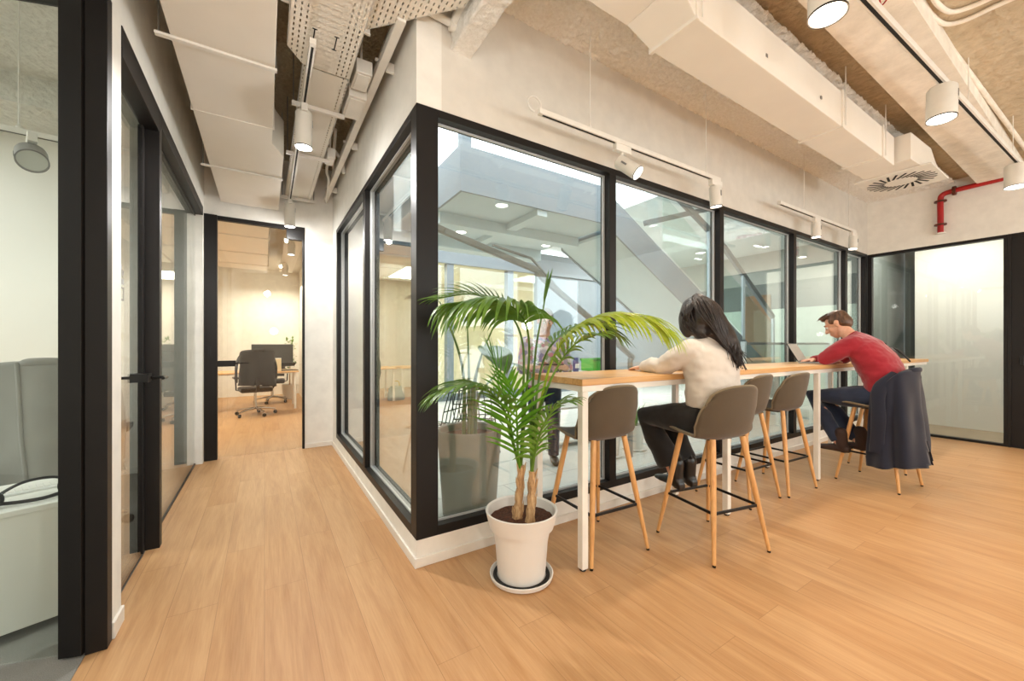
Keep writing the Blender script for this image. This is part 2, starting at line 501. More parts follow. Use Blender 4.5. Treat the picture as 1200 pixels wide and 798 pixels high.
def L(kind, name, loc, energy, col=(1, 1, 1), size=0.1, target=None, spot=None, blend=0.5, sy=None):
    d = bpy.data.lights.new(name, kind); d.energy = energy; d.color = col
    if kind == 'AREA':
        d.size = size
        if sy: d.shape = 'RECTANGLE'; d.size_y = sy
    else: d.shadow_soft_size = size
    if kind == 'SPOT': d.spot_size = math.radians(spot or 90); d.spot_blend = blend
    o = bpy.data.objects.new(name, d); COL.objects.link(o); o.location = loc
    if target is not None:
        o.rotation_euler = (V(target) - V(loc)).to_track_quat('-Z', 'Y').to_euler()
    return o
# ------------------------------------------------------------------ the setting
XL, XB, YF, YE, XR, ZC, YB = -0.55, 0.72, 2.147, 5.34, 7.68, 3.42, -3.6
def S(name, mat, *boxes, bevel=0, parent=None):
    b = MB()
    for k in boxes: b.box(*k)
    o = b.build(name, mat, parent, bevel=bevel)
    if parent is None: struct(o)
    return o

S('floor', M['floor'], (-0.61, XR, YB, YF + 0.05, -0.06, 0), (-0.61, XB + 0.1, YF + 0.05, YE, -0.06, 0), (-3.5, 0.75, YE, 11.6, -0.06, 0))
S('floor_side_office', M['carpet'], (-4.8, -0.612, 0.3, 5.3, -0.06, 0))
S('floor_courtyard', M['tiles'], (XB + 0.1, 12.0, YF + 0.06, 8.2, -0.06, 0), (0.82, 6.0, 8.2, 11.2, -0.06, 0))
S('floor_meeting_room', simple('grey_brown_floor', lin(150, 134, 112), 0.5, var=0.1), (XR + 0.002, 9.6, -1.0, 2.15, -0.06, 0))
S('ceiling', M['concrete_tan'], (0.95, XR + 0.1, YB, YF + 0.15, ZC, ZC + 0.15), (-0.66, 0.95, YB, 1.3, ZC, ZC + 0.15))
def rough(x, y, z, a):
    q = V((x * 22, y * 22, z * 22))
    n = noise.noise(q) + 0.7 * noise.noise(q * 2.1 + V((5, 1, 2))) + 0.5 * noise.noise(q * 4.3)
    return a * n
def ceil_pt(i, j):
    x = 0.95 + i * (XR - 0.85); y = 1.25 + j * (YF + 0.05 - 1.25)
    return V((x, y, ZC - 0.045 + rough(x, y, 0, 0.018)))
struct(MB().grid(ceil_pt, 520, 70).build('ceiling_front', M['concrete'], None, smooth=180))
S('ceiling_corridor', M['concrete_raw'], (-0.66, 0.949, 1.301, YE + 0.1, ZC, ZC + 0.15))
S('ceiling_side_office', M['concrete_white'], (-4.9, -0.66, 0.2, 5.34, 3.3, 3.45))
S('ceiling_far_office', M['wall_warm'], (-3.6, 0.87, YE + 0.12, 11.7, 3.1, 3.2))
S('ceiling_meeting_room', M['wall'], (XR + 0.1, 9.7, -1.1, 2.15, 2.95, 3.05))

# dropped concrete band between the duct and the track, and the sprayed downstand by the glass corner
S('trim_1', M['concrete_smooth'], (0.96, XR, 0.70, 1.06, 3.28, ZC))
def beam_pt(i, j):
    # i runs round the beam's section, j along it
    per = [(1.06, ZC), (1.06, 2.985), (0.93, 2.985), (0.93, ZC)]; L_ = [ZC - 2.985, 0.13, ZC - 2.985]
    d = i * sum(L_); k = 0
    while k < 2 and d > L_[k]: d -= L_[k]; k += 1
    f = d / L_[k]; x = per[k][0] + (per[k + 1][0] - per[k][0]) * f; z = per[k][1] + (per[k + 1][1] - per[k][1]) * f
    y = j * YF; n = rough(x, y, z, 0.007)
    return V((x + (n if k == 0 else -n if k == 2 else 0), y, z - (n if k == 1 else 0)))
struct(MB().grid(beam_pt, 80, 150).build('trim_2', M['concrete'], None, smooth=180))

# glazed box: plaster above and the low white curb below
S('wall_front', M['wall_warm'], (XB + 0.15, XR, YF, YF + 0.16, 2.61, ZC))
S('wall_corner', M['wall'], (XB, XB + 0.15, YF, YE, 2.61, ZC), (XB, XB + 0.15, 5.06, YE, 0.15, 2.61))
S('trim_3', M['wall'], (XB, XB + 0.15, YF, YE, 0, 0.15), (XB + 0.15, XR, YF, YF + 0.16, 0, 0.15))
S('baseboard_front', M['white'], (XB - 0.002, XR, YF - 0.012, YF, 0, 0.055), bevel=0.003)
S('baseboard_corridor', M['white'], (XB - 0.012, XB, YF - 0.012, YE, 0, 0.055), bevel=0.003)
# end of the corridor
S('wall_end', M['wall'], (-0.66, XB, YE, YE + 0.12, 2.66, ZC), (0.41, XB, YE, YE + 0.12, 0, 2.66))
S('baseboard_end', M['white'], (0.41, XB - 0.012, YE - 0.012, YE, 0, 0.055), bevel=0.003)
# left wall of the corridor
S('wall_left', M['wall'], (-0.66, XL, 0.9, YE, 2.70, ZC), (-0.66, XL, 2.312, 2.45, 0, 2.70), (-0.64, XL, 5.22, YE, 0, 2.70), (-0.66, XL, YB, 1.25, 0, ZC))
S('baseboard_left', M['white'], (-0.55, -0.538, 2.312, 2.45, 0, 0.07), bevel=0.003)
# side office
S('wall_side_office', M['board'], (-4.9, -0.66, 5.2, 5.34, 0, 3.3), (-4.9, -4.8, 0.2, 5.2, 0, 3.3), (-4.9, -0.66, 0.2, 0.3, 0, 3.3))
S('baseboard_side_office', M['white'], (-4.8, -0.66, 5.185, 5.2, 0, 0.06))
S('trim_4', M['concrete_white'], (-4.8, -0.66, 4.5, 5.2, 3.08, 3.3))
# far office
S('wall_far_office_back', M['wall'], (-3.6, 0.87, 11.5, 11.62, 0, 3.1))
S('wall_far_office_left', M['wall'], (-3.62, -3.5, YE + 0.12, 11.5, 0, 3.1))
S('wall_far_office_right', M['wall'], (0.75, 0.87, YE + 0.12, 11.5, 0, 3.3))
S('wall_far_office_front', M['wall'], (-3.5, -0.66, YE, YE + 0.12, 0, 3.1))
# right end wall
S('wall_right', M['wall'], (XR, XR + 0.12, YB, YF + 0.16, 2.60, ZC), (XR, XR + 0.12, YB, -0.2, 0, 2.60))
# the street side of the room, behind the camera: a wall of tall windows
S('wall_back', M['wall'], (-0.66, XR + 0.12, YB - 0.12, YB, 0, 0.25), (-0.66, XR + 0.12, YB - 0.12, YB, 3.05, ZC), (-0.66, 1.65, YB - 0.12, YB, 0.25, 3.05), (3.35, 3.65, YB - 0.12, YB, 0.25, 3.05), (5.35, 5.65, YB - 0.12, YB, 0.25, 3.05), (7.3, XR + 0.12, YB - 0.12, YB, 0.25, 3.05))
for n_, (x0, x1) in enumerate(((1.65, 3.35), (3.65, 5.35), (5.65, 7.3))):
    wb = sroot('window_%d' % (6 + n_), ((x0 + x1) / 2, YB - 0.06, 0.25))
    b = MB()
    for k in ((x0, x1, YB - 0.09, YB - 0.03, 0.25, 0.31), (x0, x1, YB - 0.09, YB - 0.03, 2.99, 3.05), (x0, x0 + 0.06, YB - 0.09, YB - 0.03, 0.31, 2.99), (x1 - 0.06, x1, YB - 0.09, YB - 0.03, 0.31, 2.99), (x0 + 0.06, x1 - 0.06, YB - 0.09, YB - 0.03, 1.45, 1.50)): b.box(*k)
    b.build('frame', M['white'], wb)
    b = MB(); b.box(x0 + 0.06, x1 - 0.06, YB - 0.065, YB - 0.055, 0.31, 2.99); b.build('pane', M['glass'], wb)
# meeting room behind the right end glass
S('wall_meeting_room', M['board'], (8.87, 8.97, -1.0, 1.89, 0.0, 2.95), (7.8, 9.6, -1.1, -1.0, 0, 2.95))
S('wall_meeting_room_return', M['dark_wall'], (9.5, 9.6, 1.7, 2.15, 0, 2.95), (8.97, 9.5, 1.79, 1.89, 0, 2.95))
S('wall_courtyard_side', M['dark_wall'], (XR + 0.02, 12.0, YF + 0.02, YF + 0.12, 0, 3.6))

# ------------------------------------------------------------------ glazing
def bx(parent, name, mat, *boxes, bevel=0.0):
    b = MB()
    for k in boxes: b.box(*k)
    return b.build(name, mat, parent, bevel=bevel)

w1 = sroot('window_1', (XB, 3.6, 0))
bx(w1, 'frame', M['black'], (XB, XB + 0.1, YF + 0.1, 5.06, 2.565, 2.61), (XB, XB + 0.1, YF + 0.1, 5.06, 0.15, 0.205), (XB, XB + 0.1, 4.99, 5.06, 0.205, 2.565), bevel=0.002)
bx(w1, 'mullion', M['black'], (XB, XB + 0.1, 3.49, 3.56, 0.205, 2.565), bevel=0.002)
for a, b in ((YF + 0.1, 3.49), (3.56, 4.99)):
    bx(w1, 'pane', M['coated_glass'], (XB + 0.062, XB + 0.072, a, b, 0.205, 2.565))
    bx(w1, 'edge_glint_bead', M['glint'], (XB + 0.045, XB + 0.061, a, b, 2.556, 2.565), (XB + 0.045, XB + 0.061, a, b, 0.205, 0.216), (XB + 0.045, XB + 0.061, b - 0.012, b, 0.216, 2.556), (XB + 0.045, XB + 0.061, a, a + 0.012, 0.216, 2.556))  # strips stand in for daylight glinting on the pane edge
w2 = sroot('window_2', (4.2, YF, 0))
bx(w2, 'corner_post', M['black'], (XB, 0.85, YF, YF + 0.1, 0.15, 2.61), bevel=0.003)
bx(w2, 'frame', M['black'], (0.85, XR, YF, YF + 0.1, 2.565, 2.61), (0.85, XR, YF, YF + 0.1, 0.15, 0.205), (7.60, XR, YF, YF + 0.1, 0.205, 2.565), bevel=0.002)
ML = [2.24, 3.74, 5.29, 6.85]
for x in ML: bx(w2, 'mullion', M['black'], (x, x + 0.07, YF, YF + 0.1, 0.205, 2.565), bevel=0.002)
ed = [0.85] + [k for x in ML for k in (x, x + 0.07)] + [7.60]
for i in range(0, len(ed), 2):
    a, b = ed[i], ed[i + 1]
    bx(w2, 'pane', M['double_glass'], (a, b, YF + 0.07, YF + 0.08, 0.205, 2.565))
    bx(w2, 'edge_glint_bead', M['glint'], (a, b, YF + 0.054, YF + 0.069, 2.556, 2.565), (a, b, YF + 0.054, YF + 0.069, 0.205, 0.216), (b - 0.016, b, YF + 0.054, YF + 0.069, 0.216, 2.556), (a, a + 0.010, YF + 0.054, YF + 0.069, 0.216, 2.556))  # same painted daylight glint round each pane
w3 = sroot('window_3', (XR, 1.5, 0))
bx(w3, 'frame', M['black'], (XR, XR + 0.08, 0.83, YF, 2.56, 2.60), (XR, XR + 0.08, 0.83, YF, 0, 0.03), (XR, XR + 0.08, 0.83, 0.86, 0.03, 2.56), (XR, XR + 0.08, YF - 0.05, YF, 0.03, 2.56), bevel=0.002)
bx(w3, 'pane', M['glass'], (XR + 0.03, XR + 0.04, 0.86, YF - 0.05, 0.03, 2.56))

# door standing open into the side office, nearest the camera
a = V((-0.95, 0.312, 0)).normalized(); ang = math.atan2(a.y, a.x)
d1 = struct(thing('door_1', None, None, (-0.612, 2.262, 0), ang))
def lb(parent, name, mat, *boxes, bevel=0):
    b = MB()
    for k in boxes: b.box(*k)
    return b.build(name, mat, parent, bevel=bevel, world=False)
lb(d1, 'stile', M['black'], (0.0, 0.075, -0.022, 0.022, 0.008, 2.68), bevel=0.002)
lb(d1, 'stile', M['black'], (0.87, 0.94, -0.022, 0.022, 0.008, 2.68), bevel=0.002)
lb(d1, 'top_rail', M['black'], (0.075, 0.87, -0.022, 0.022, 2.61, 2.68), bevel=0.002)
lb(d1, 'pane', M['glass'], (0.075, 0.87, -0.005, 0.005, 0.010, 2.61))
S('trim_5', M['black'], (-0.612, XL + 0.004, 2.25, 2.311, 0, 2.70), (-0.612, XL + 0.004, 1.25, 2.25, 2.68, 2.75), bevel=0.002)
# glass door with lever handles
d2 = sroot('door_2', (-0.62, 2.85, 0))
bx(d2, 'pane', M['glass'], (-0.626, -0.614, 2.455, 3.13, 0.012, 2.55))
bx(d2, 'edge_stile', M['black'], (-0.632, -0.608, 3.13, 3.165, 0.012, 2.55))
bx(d2, 'edge_seal', M['steel'], (-0.628, -0.612, 3.166, 3.185, 0.012, 2.55))
bx(d2, 'threshold_seal', M['blackmetal'], (-0.626, -0.614, 2.455, 3.13, 0.0, 0.012))
h = MB(); h.box(-0.665, -0.575, 3.08, 3.165, 1.03, 1.08)
h.tube([(-0.585, 3.14, 1.055), (-0.515, 3.14, 1.055), (-0.50, 3.12, 1.055), (-0.50, 3.02, 1.055)], 0.009, 10)
h.tube([(-0.655, 3.14, 1.055), (-0.715, 3.14, 1.055), (-0.73, 3.12, 1.055), (-0.73, 3.02, 1.055)], 0.009, 10)
h.build('lever_handle', M['blackmetal'], d2, smooth=40)
h = MB()
# small grey pictogram sign stuck on the glass
for z0, z1, y0, y1 in ((1.475, 1.482, 2.72, 2.775), (1.475, 1.545, 2.72, 2.726), (1.475, 1.545, 2.769, 2.775), (1.535, 1.542, 2.735, 2.76), (1.556, 1.586, 2.722, 2.774), (1.56, 1.582, 2.72, 2.722)):
    h.box(-0.6135, -0.6125, y0, y1, z0, z1)
h.build('pictogram_sign', M['grey_plastic'], d2)
h = MB(); mm = Matrix.Translation((-0.613, 2.735, 1.635)) @ Matrix.Rotation(-0.6, 4, 'X')
for k in range(4): h.box(-0.0005, 0.0005, -0.03 + k * 0.02, -0.018 + k * 0.02, -0.012, 0.016 if k % 2 else 0.008, mm)
h.box(-0.0005, 0.0005, -0.03, 0.05, -0.02, -0.016, mm)
h.build('pictogram_sign', M['grey_plastic'], d2)
S('trim_6', M['black'], (-0.63, XL + 0.004, 2.451, 3.2, 2.56, 2.70), (-0.63, XL + 0.004, 3.2, 3.262, 0, 2.70), (-0.63, XL + 0.004, 3.262, 5.22, 2.61, 2.70), bevel=0.002)
w4 = sroot('window_4', (-0.62, 4.2, 0))
bx(w4, 'pane', M['glass'], (-0.626, -0.614, 3.263, 5.22, 0.015, 2.61))
bx(w4, 'frame', M['blackmetal'], (-0.632, -0.608, 3.263, 5.22, 0, 0.015), (-0.632, -0.608, 3.263, 5.22, 2.596, 2.61))
# sliding door at the corridor end
d3 = sroot('door_3', (-0.07, YE, 0))
bx(d3, 'side_panel', M['black'], (-0.558, -0.435, YE - 0.03, YE + 0.05, 0, 2.66), bevel=0.002)
bx(d3, 'frame', M['black'], (-0.435, 0.41, YE - 0.01, YE + 0.05, 2.615, 2.66), (0.385, 0.41, YE - 0.01, YE + 0.05, 0, 2.615), (0.22, 0.385, YE - 0.01, YE + 0.05, 2.50, 2.615), bevel=0.002)
bx(d3, 'pane', M['glass'], (-0.435, 0.385, YE + 0.012, YE + 0.022, 0.01, 2.615))
bx(d3, 'handle', M['blackmetal'], (-0.435, -0.27, YE - 0.02, YE + 0.04, 1.01, 1.075), bevel=0.004)
h = MB(); h.tube([(-0.27, YE - 0.012, 1.045), (-0.15, YE - 0.012, 1.045)], 0.009, 8); h.build('lever', M['blackmetal'], d3, smooth=40)
bx(d3, 'lock_plate', M['slotdark'], (-0.52, -0.48, YE - 0.034, YE - 0.03, 1.11, 1.24), bevel=0.001)
bx(d3, 'lock_cylinder', M['blackmetal'], (-0.508, -0.492, YE - 0.038, YE - 0.034, 1.13, 1.22), bevel=0.001)
# dark door at the right-hand edge
d4 = sroot('door_4', (XR, 0.3, 0))
bx(d4, 'leaf', M['black'], (XR + 0.005, XR + 0.055, -0.19, 0.80, 0.005, 2.56), bevel=0.002)
bx(d4, 'frame', M['black'], (XR - 0.004, XR + 0.08, 0.80, 0.83, 0, 2.60), (XR - 0.004, XR + 0.08, -0.2, 0.80, 2.56, 2.60), bevel=0.002)
bx(d4, 'handle', M['blackmetal'], (XR - 0.05, XR - 0.02, 0.70, 0.735, 1.0, 1.12), (XR - 0.02, XR + 0.005, 0.705, 0.73, 1.02, 1.10), bevel=0.004)

# ------------------------------------------------------------------ overhead: ducts, trays, pipes
def T1(name, mb, mat, label, cat, group=None, **kw):
    return tag(mb.build(name, mat, None, **kw), label, cat, group)

# corridor duct
r = thing('air_duct', 'flat white rectangular air duct hung along the corridor ceiling', 'duct', (-0.15, 3.4, 2.8))
b = MB(); b.prism([(-0.40, 0.6), (0.05, 0.6), (0.05, 3.55), (0.135, 3.75), (0.135, 5.28), (-0.40, 5.28)], 2.80, 3.10)
b.build('duct_body', M['duct'], r, bevel=0.004)
for y in (2.58, 4.25):
    x1 = 0.06 if y < 3 else 0.145
    bx(r, 'hanger_rail', M['white'], (-0.46, x1, y - 0.014, y + 0.014, 2.786, 2.80), bevel=0.002)
    for x in (-0.445, x1 - 0.006):
        h = MB(); h.tube([(x, y, 2.8), (x, y, ZC)], 0.004, 6); h.build('hanger_rod', M['steel'], r, smooth=40)
b = MB(); b.box(-0.41, 0.06, 3.30, 3.312, 2.797, 3.102); b.build('duct_joint', M['duct'], r)

# main duct with swirl diffuser
r = thing('air_duct', 'big white rectangular air duct running beside the glass wall towards the swirl diffuser', 'duct', (3.6, 1.35, 2.95))
b = MB(); b.box(1.9, 5.05, 1.215, 1.495, 2.95, 3.22); b.build('duct_body', M['duct'], r, bevel=0.005)
b = MB()   # rising transition and the larger run over the camera side
vs = [(1.9, 1.215, 2.95), (1.9, 1.495, 2.95), (1.9, 1.495, 3.22), (1.9, 1.215, 3.22), (1.72, 1.19, 3.04), (1.72, 1.52, 3.04), (1.72, 1.52, 3.34), (1.72, 1.19, 3.34)]
b.add(vs, [(0, 1, 5, 4), (1, 2, 6, 5), (2, 3, 7, 6), (3, 0, 4, 7), (0, 3, 2, 1), (4, 5, 6, 7)])
b.box(1.08, 1.72, 1.19, 1.52, 3.04, 3.34)
b.build('duct_transition', M['duct'], r, bevel=0.005)
for x in (1.9, 3.80, 4.72):
    b = MB(); b.box(x - 0.012, x + 0.012, 1.203, 1.507, 2.938, 3.23); b.build('duct_flange', M['duct'], r, bevel=0.003)
    for y in (1.20, 1.51):
        h = MB(); h.tube([(x + 0.03, y, 2.96), (x + 0.03, y, ZC)], 0.004, 6); h.build('hanger_rod', M['white'], r, smooth=40)
for x, y in ((2.62, 1.218), (3.4, 1.213)):
    b = MB(); b.box(x, x + 0.02, y - 0.006, y, 3.03, 3.05); b.build('rivet_clip', M['steel'], r)

r = thing('ceiling_diffuser', 'square white ceiling air diffuser with a ring of black swirl slots', 'air diffuser', (5.64, 1.31, 2.96))
b = MB(); b.box(-0.32, 0.32, -0.29, 0.29, 0, 0.018); b.build('face_plate', M['white'], r, bevel=0.004, world=False)
for k in range(24):
    a = 2 * PI * k / 24
    mm = Matrix.Translation((0.01, 0, 0)) @ Matrix.Rotation(a, 4, 'Z') @ Matrix.Translation((0.192, 0, 0)) @ Matrix.Rotation(0.42, 4, 'Z')
    b = MB(); b.box(-0.075, 0.075, -0.0095, 0.0095, -0.002, 0.002, mm); b.build('swirl_slot', M['slotdark'], r, world=False)
b = MB(); b.lathe([(0.001, -0.003), (0.105, -0.003), (0.115, 0.001)], n=32, cap=True); b.build('centre_disc', M['white'], r, world=False)
vs = [(-0.55, -0.2, 0.02), (0.30, -0.24, 0.018), (0.30, 0.24, 0.018), (-0.55, 0.2, 0.02), (-0.55, -0.2, 0.27), (0.12, -0.2, 0.30), (0.12, 0.2, 0.30), (-0.55, 0.2, 0.27)]
b = MB(); b.add(vs, [(3, 2, 1, 0), (4, 5, 6, 7), (0, 1, 5, 4), (1, 2, 6, 5), (2, 3, 7, 6), (3, 0, 4, 7)]); b.build('plenum_box', M['duct'], r, bevel=0.004, world=False)

# perforated cable trays
r = thing('cable_tray', 'long white perforated cable tray hung along the corridor beside the flat duct', 'cable tray', (0.33, 3.9, 2.95))
b = MB(); b.box(-0.13, 0.13, -1.2, 1.38, 0, 0.003); b.build('tray_bed', M['tray'], r, world=False)
for s in (-1, 1):
    b = MB(); b.box(s * 0.13 - 0.002, s * 0.13 + 0.002, -1.2, 1.38, 0, 0.055); b.build('side_rail', M['white'], r, world=False)
for y in (-0.78, 0.05, 1.25):
    b = MB(); b.box(-0.17, 0.17, y - 0.012, y + 0.012, -0.03, -0.004); b.build('support_bracket', M['white'], r, world=False)
    for s in (-1, 1):
        h = MB(); h.tube([(s * 0.16, y, -0.01), (s * 0.16, y, ZC - 2.95)], 0.004, 6); h.build('hanger_rod', M['steel'], r, smooth=40, world=False)
r = thing('cable_tray', 'wide near end piece of perforated white cable tray with I-shaped slots', 'cable tray', (0.285, 2.36, 2.955))
b = MB(); b.prism([(-0.175, -0.5), (0.175, -0.5), (0.175, 0.335), (-0.085, 0.335), (-0.175, 0.21)], 0, 0.003); b.build('tray_bed', M['tray'], r, world=False)
b = MB(); b.box(0.173, 0.177, -0.5, 0.335, 0, 0.055); b.build('side_rail', M['white'], r, world=False)
b = MB(); b.box(-0.177, -0.173, -0.5, 0.21, 0, 0.055); b.bar((-0.175, 0.21, 0.027), (-0.085, 0.335, 0.027), 0.004, 0.055); b.build('side_rail', M['white'], r, world=False)
for x in (-0.055, 0.055):
    b = MB(); b.box(x - 0.003, x + 0.003, 0.003, 0.107, -0.0015, 0.0)
    for y in (0, 0.11): b.box(x - 0.012, x + 0.012, y - 0.003, y + 0.003, -0.0015, 0.0)
    b.build('i_slot', M['slotdark'], r, world=False)
r = thing('cable_tray', 'broad white slotted cable tray crossing overhead at the top of the corridor', 'cable tray', (0.35, 1.95, 3.045))
pl = [(-0.28, -0.9), (0.55, -0.9), (0.55, -0.05), (0.14, 0.385), (-0.28, 0.385)]
b = MB(); b.prism(pl, 0, 0.003); b.build('tray_bed', M['tray'], r, world=False)
b = MB(); b.box(-0.28, 0.16, 0.38, 0.386, -0.03, 0.06); b.box(-0.28, 0.16, 0.366, 0.38, -0.034, -0.028); b.build('end_lip', M['white'], r, world=False)
b = MB(); b.bar((0.55, -0.05, 0.03), (0.14, 0.385, 0.03), 0.004, 0.06); b.box(0.548, 0.552, -0.9, -0.05, 0, 0.06); b.build('side_rail', M['white'], r, world=False)
for x, y in ((-0.2, 0.3), (0.1, 0.3), (0.45, -0.6)):
    h = MB(); h.tube([(x, y, 0), (x, y, ZC - 3.045)], 0.004, 6); h.build('hanger_rod', M['steel'], r, smooth=40, world=False)

# junction boxes beside the tray
for x, y, z, lx, ly, lab in ((0.54, 2.72, 2.98, 0.05, 0.10, 'small white junction box beside the tray, nearest the glass corner'), (0.545, 3.0, 2.95, 0.06, 0.15, 'larger white junction box with embossed lid beside the corridor tray'), (0.515, 3.98, 2.95, 0.035, 0.09, 'little white connector box by the far half of the corridor tray')):
    r = thing('junction_box', lab, 'junction box', (x, y, z), 0, None)
    b = MB(); b.box(-lx, lx, -ly, ly, 0, 0.09); b.build('box_body', M['white'], r, bevel=0.006, world=False)
    b = MB(); b.box(-lx * 0.8, lx * 0.8, -ly * 0.85, ly * 0.85, -0.008, 0); b.build('lid', M['white'], r, bevel=0.003, world=False)
    h = MB(); h.tube([(0, 0, 0.09), (0, 0, ZC - z)], 0.008, 8); h.build('conduit_stub', M['white'], r, smooth=40, world=False)

def pipe(name, pts, rad, mat, label, cat='pipe', group=None, n=12, sharp=None):
    P = pts if sharp else spline(pts, 8 * (len(pts) - 1))
    b = MB(); b.tube(P, rad, n)
    return T1(name, b, mat, label, cat, group, smooth=45)

r = thing('conduit', 'straight white square conduit along the top of the glazed corner wall', 'conduit', (0.64, 3.8, 3.03))
b = MB(); b.box(-0.025, 0.025, -1.65, 1.52, 0, 0.05); b.build('trunking', M['white'], r, bevel=0.004, world=False)
for y in (-1.2, 0.0, 1.2):
    b = MB(); b.box(-0.04, 0.04, y - 0.01, y + 0.01, 0.05, 0.06); b.box(0.03, 0.08, y - 0.01, y + 0.01, 0.0, 0.06); b.build('wall_clip', M['white'], r, world=False)
pipe('conduit', [(0.64, 5.3, 3.0), (0.60, 4.75, 3.06), (0.56, 4.6, 3.10), (0.54, 4.3, 3.12), (0.50, 4.15, 3.12)], 0.014, M['white'], 'bent white conduit nearest the tray at the far corridor end', 'conduit')
pipe('conduit', [(0.67, 5.3, 3.1), (0.64, 4.7, 3.14), (0.61, 4.5, 3.18), (0.58, 4.2, 3.2), (0.55, 3.9, 3.22)], 0.014, M['white'], 'bent white conduit nearest the wall at the far corridor end', 'conduit')
pipe('pipe', [(0.60, 4.3, 3.2), (0.66, 4.3, 3.12), (0.685, 4.3, 3.0)], 0.018, M['white'], 'short white elbow pipe dropping to the trunking in the corridor', 'pipe')
b = MB(); b.tube([(0.42, 2.16, 3.2), (0.93, 2.10, 3.10)], 0.022, 12); b.tube([(0.90, 2.10, 3.09), (0.98, 2.09, 3.09)], 0.03, 12)
b.tube([(0.92, 2.1, 3.1), (0.94, 1.6, 3.2)], 0.024, 12)
T1('pipe', b, M['white'], 'white drain pipe with elbow crossing behind the rough concrete downstand', 'pipe', smooth=45)
b = MB(); b.tube([(0.07, 2.0, 3.2), (0.11, 2.28, 3.2), (0.12, 2.33, 3.2)], [0.03, 0.03, 0.012], 12)
T1('pipe', b, M['red'], 'short red pipe end glimpsed at the top beside the wide tray', 'pipe', smooth=45)

# red sprinkler pipe
r = thing('sprinkler_pipe', 'red sprinkler pipe turning down the cream end wall', 'pipe', (XR - 0.06, 1.38, 2.75))
x = XR - 0.06
b = MB(); b.tube(spline([(x, 1.38, 2.74), (x, 1.38, 2.95), (x, 1.38, 3.17), (x, 1.365, 3.235), (x, 1.30, 3.26), (x, 1.1, 3.27), (x, 0.4, 3.29)], 48), 0.03, 14); b.build('pipe_run', M['red'], r, smooth=45)
for z in (2.84, 3.15):
    b = MB(); b.lathe([(0.036, 0), (0.06, 0), (0.06, 0.018), (0.036, 0.018)], (x, 1.38, z), 20, cap=True); b.box(x, XR, 1.37, 1.39, z, z + 0.018); b.build('clamp', M['bracket'], r, smooth=40)
b = MB(); mm = Matrix.Rotation(PI / 2, 4, 'X'); b.lathe([(0.036, 0), (0.058, 0), (0.058, 0.03), (0.036, 0.03)], (x, 1.27, 3.262), 20, m=mm, cap=True); b.build('coupling', M['bracket'], r, smooth=40)
b = MB(); b.lathe([(0.02, 0), (0.05, 0), (0.05, 0.012), (0.02, 0.012)], (x, 1.38, 2.728), 20, cap=True); b.build('end_rosette', M['white'], r, smooth=40)

# conduits fixed under the slab on the right
def CU(px, py, z):
    a, b = (px - 600) / FPX, (HORIZ - py) / FPX
    t = (z - CAMH) / b
    return (t * (SN + CS * a), t * (CS - SN * a), z)
z = ZC - 0.02
pipe('conduit', [CU(1038, -25, z), CU(1058, 0, z), CU(1100, 55, z), CU(1152, 125, z), CU(1196, 188, z), CU(1230, 240, z)], 0.018, M['concrete_smooth'], 'cream conduit nearest the big track on the right ceiling', 'conduit')
pipe('conduit', [CU(1050, -25, z), CU(1068, 0, z), CU(1110, 52, z), CU(1160, 118, z), CU(1200, 172, z), CU(1235, 222, z)], 0.018, M['concrete_smooth'], 'cream conduit second from the big track on the right ceiling', 'conduit')
pipe('conduit', [CU(1060, -25, z), CU(1078, 0, z), CU(1092, 18, z), CU(1107, 28, z), CU(1130, 24, z), CU(1165, 8, z), CU(1215, -14, z)], 0.014, M['concrete_smooth'], 'lower of two cream conduits curving away at the top right corner', 'conduit')
pipe('conduit', [CU(1078, -25, z), CU(1090, -8, z), CU(1100, 6, z), CU(1114, 14, z), CU(1135, 9, z), CU(1165, -4, z), CU(1215, -28, z)], 0.014, M['concrete_smooth'], 'upper of two cream conduits curving away at the top right corner', 'conduit')
pipe('cable', [CU(1030, -6, 3.25), CU(1033, 6, 3.24), CU(1042, -4, 3.25)], 0.004, M['red'], 'thin red cable loop at the top edge by the big track', 'cable')

# ------------------------------------------------------------------ track lighting
def track(label, p, q, w, wires, slot=True):
    p, q = V(p), V(q); mid = (p + q) / 2
    r = thing('lighting_track', label, 'lighting track', mid)
    b = MB(); b.bar(p, q, w, w); b.build('rail', M['white'], r, bevel=0.002)
    d = (q - p).normalized()
    b = MB(); b.bar(p + d * 0.03 - V((0, 0, w / 2)), q - d * 0.03 - V((0, 0, w / 2)), w * 0.4, 0.003)
    sd = d.cross(V((0, 0, 1)))
    b.build('groove', M['slotdark'], r)
    for t in wires:
        c = p + (q - p) * t
        h = MB(); h.tube([c, (c.x, c.y, ZC)], 0.0035, 6); h.build('suspension_rod', M['white'], r, smooth=40)
        h = MB(); h.lathe([(0.012, 0), (0.012, 0.012), (0.004, 0.02)], (c.x, c.y, c.z + w / 2), 12, cap=True); h.build('rod_clamp', M['white'], r, smooth=40)
    return r
track('long white lighting track with large spotlights on the right ceiling', (1.2, 0.79, 3.03), (7.2, 0.57, 3.03), 0.04, (0.12, 0.55, 0.80))
track('white lighting track in front of the first tall panes', (1.40, 1.92, 2.66), (3.30, 1.90, 2.66), 0.032, (0.22, 0.9))
track('white lighting track in front of the far panes near the end wall', (4.50, 1.96, 2.72), (6.50, 1.94, 2.72), 0.032, (0.28, 0.9))
track('white lighting track mounted under the corridor cable tray', (0.22, 2.35, 2.88), (0.245, 5.25, 2.88), 0.032, (0.1,))
b = MB(); b.tube([V((1.40, 1.92, 2.66)) + V((-0.03 - 0.05 * math.sin(t), 0, 0.035 - 0.045 * math.cos(t))) for t in [k * 0.5 for k in range(11)]], 0.005, 8)
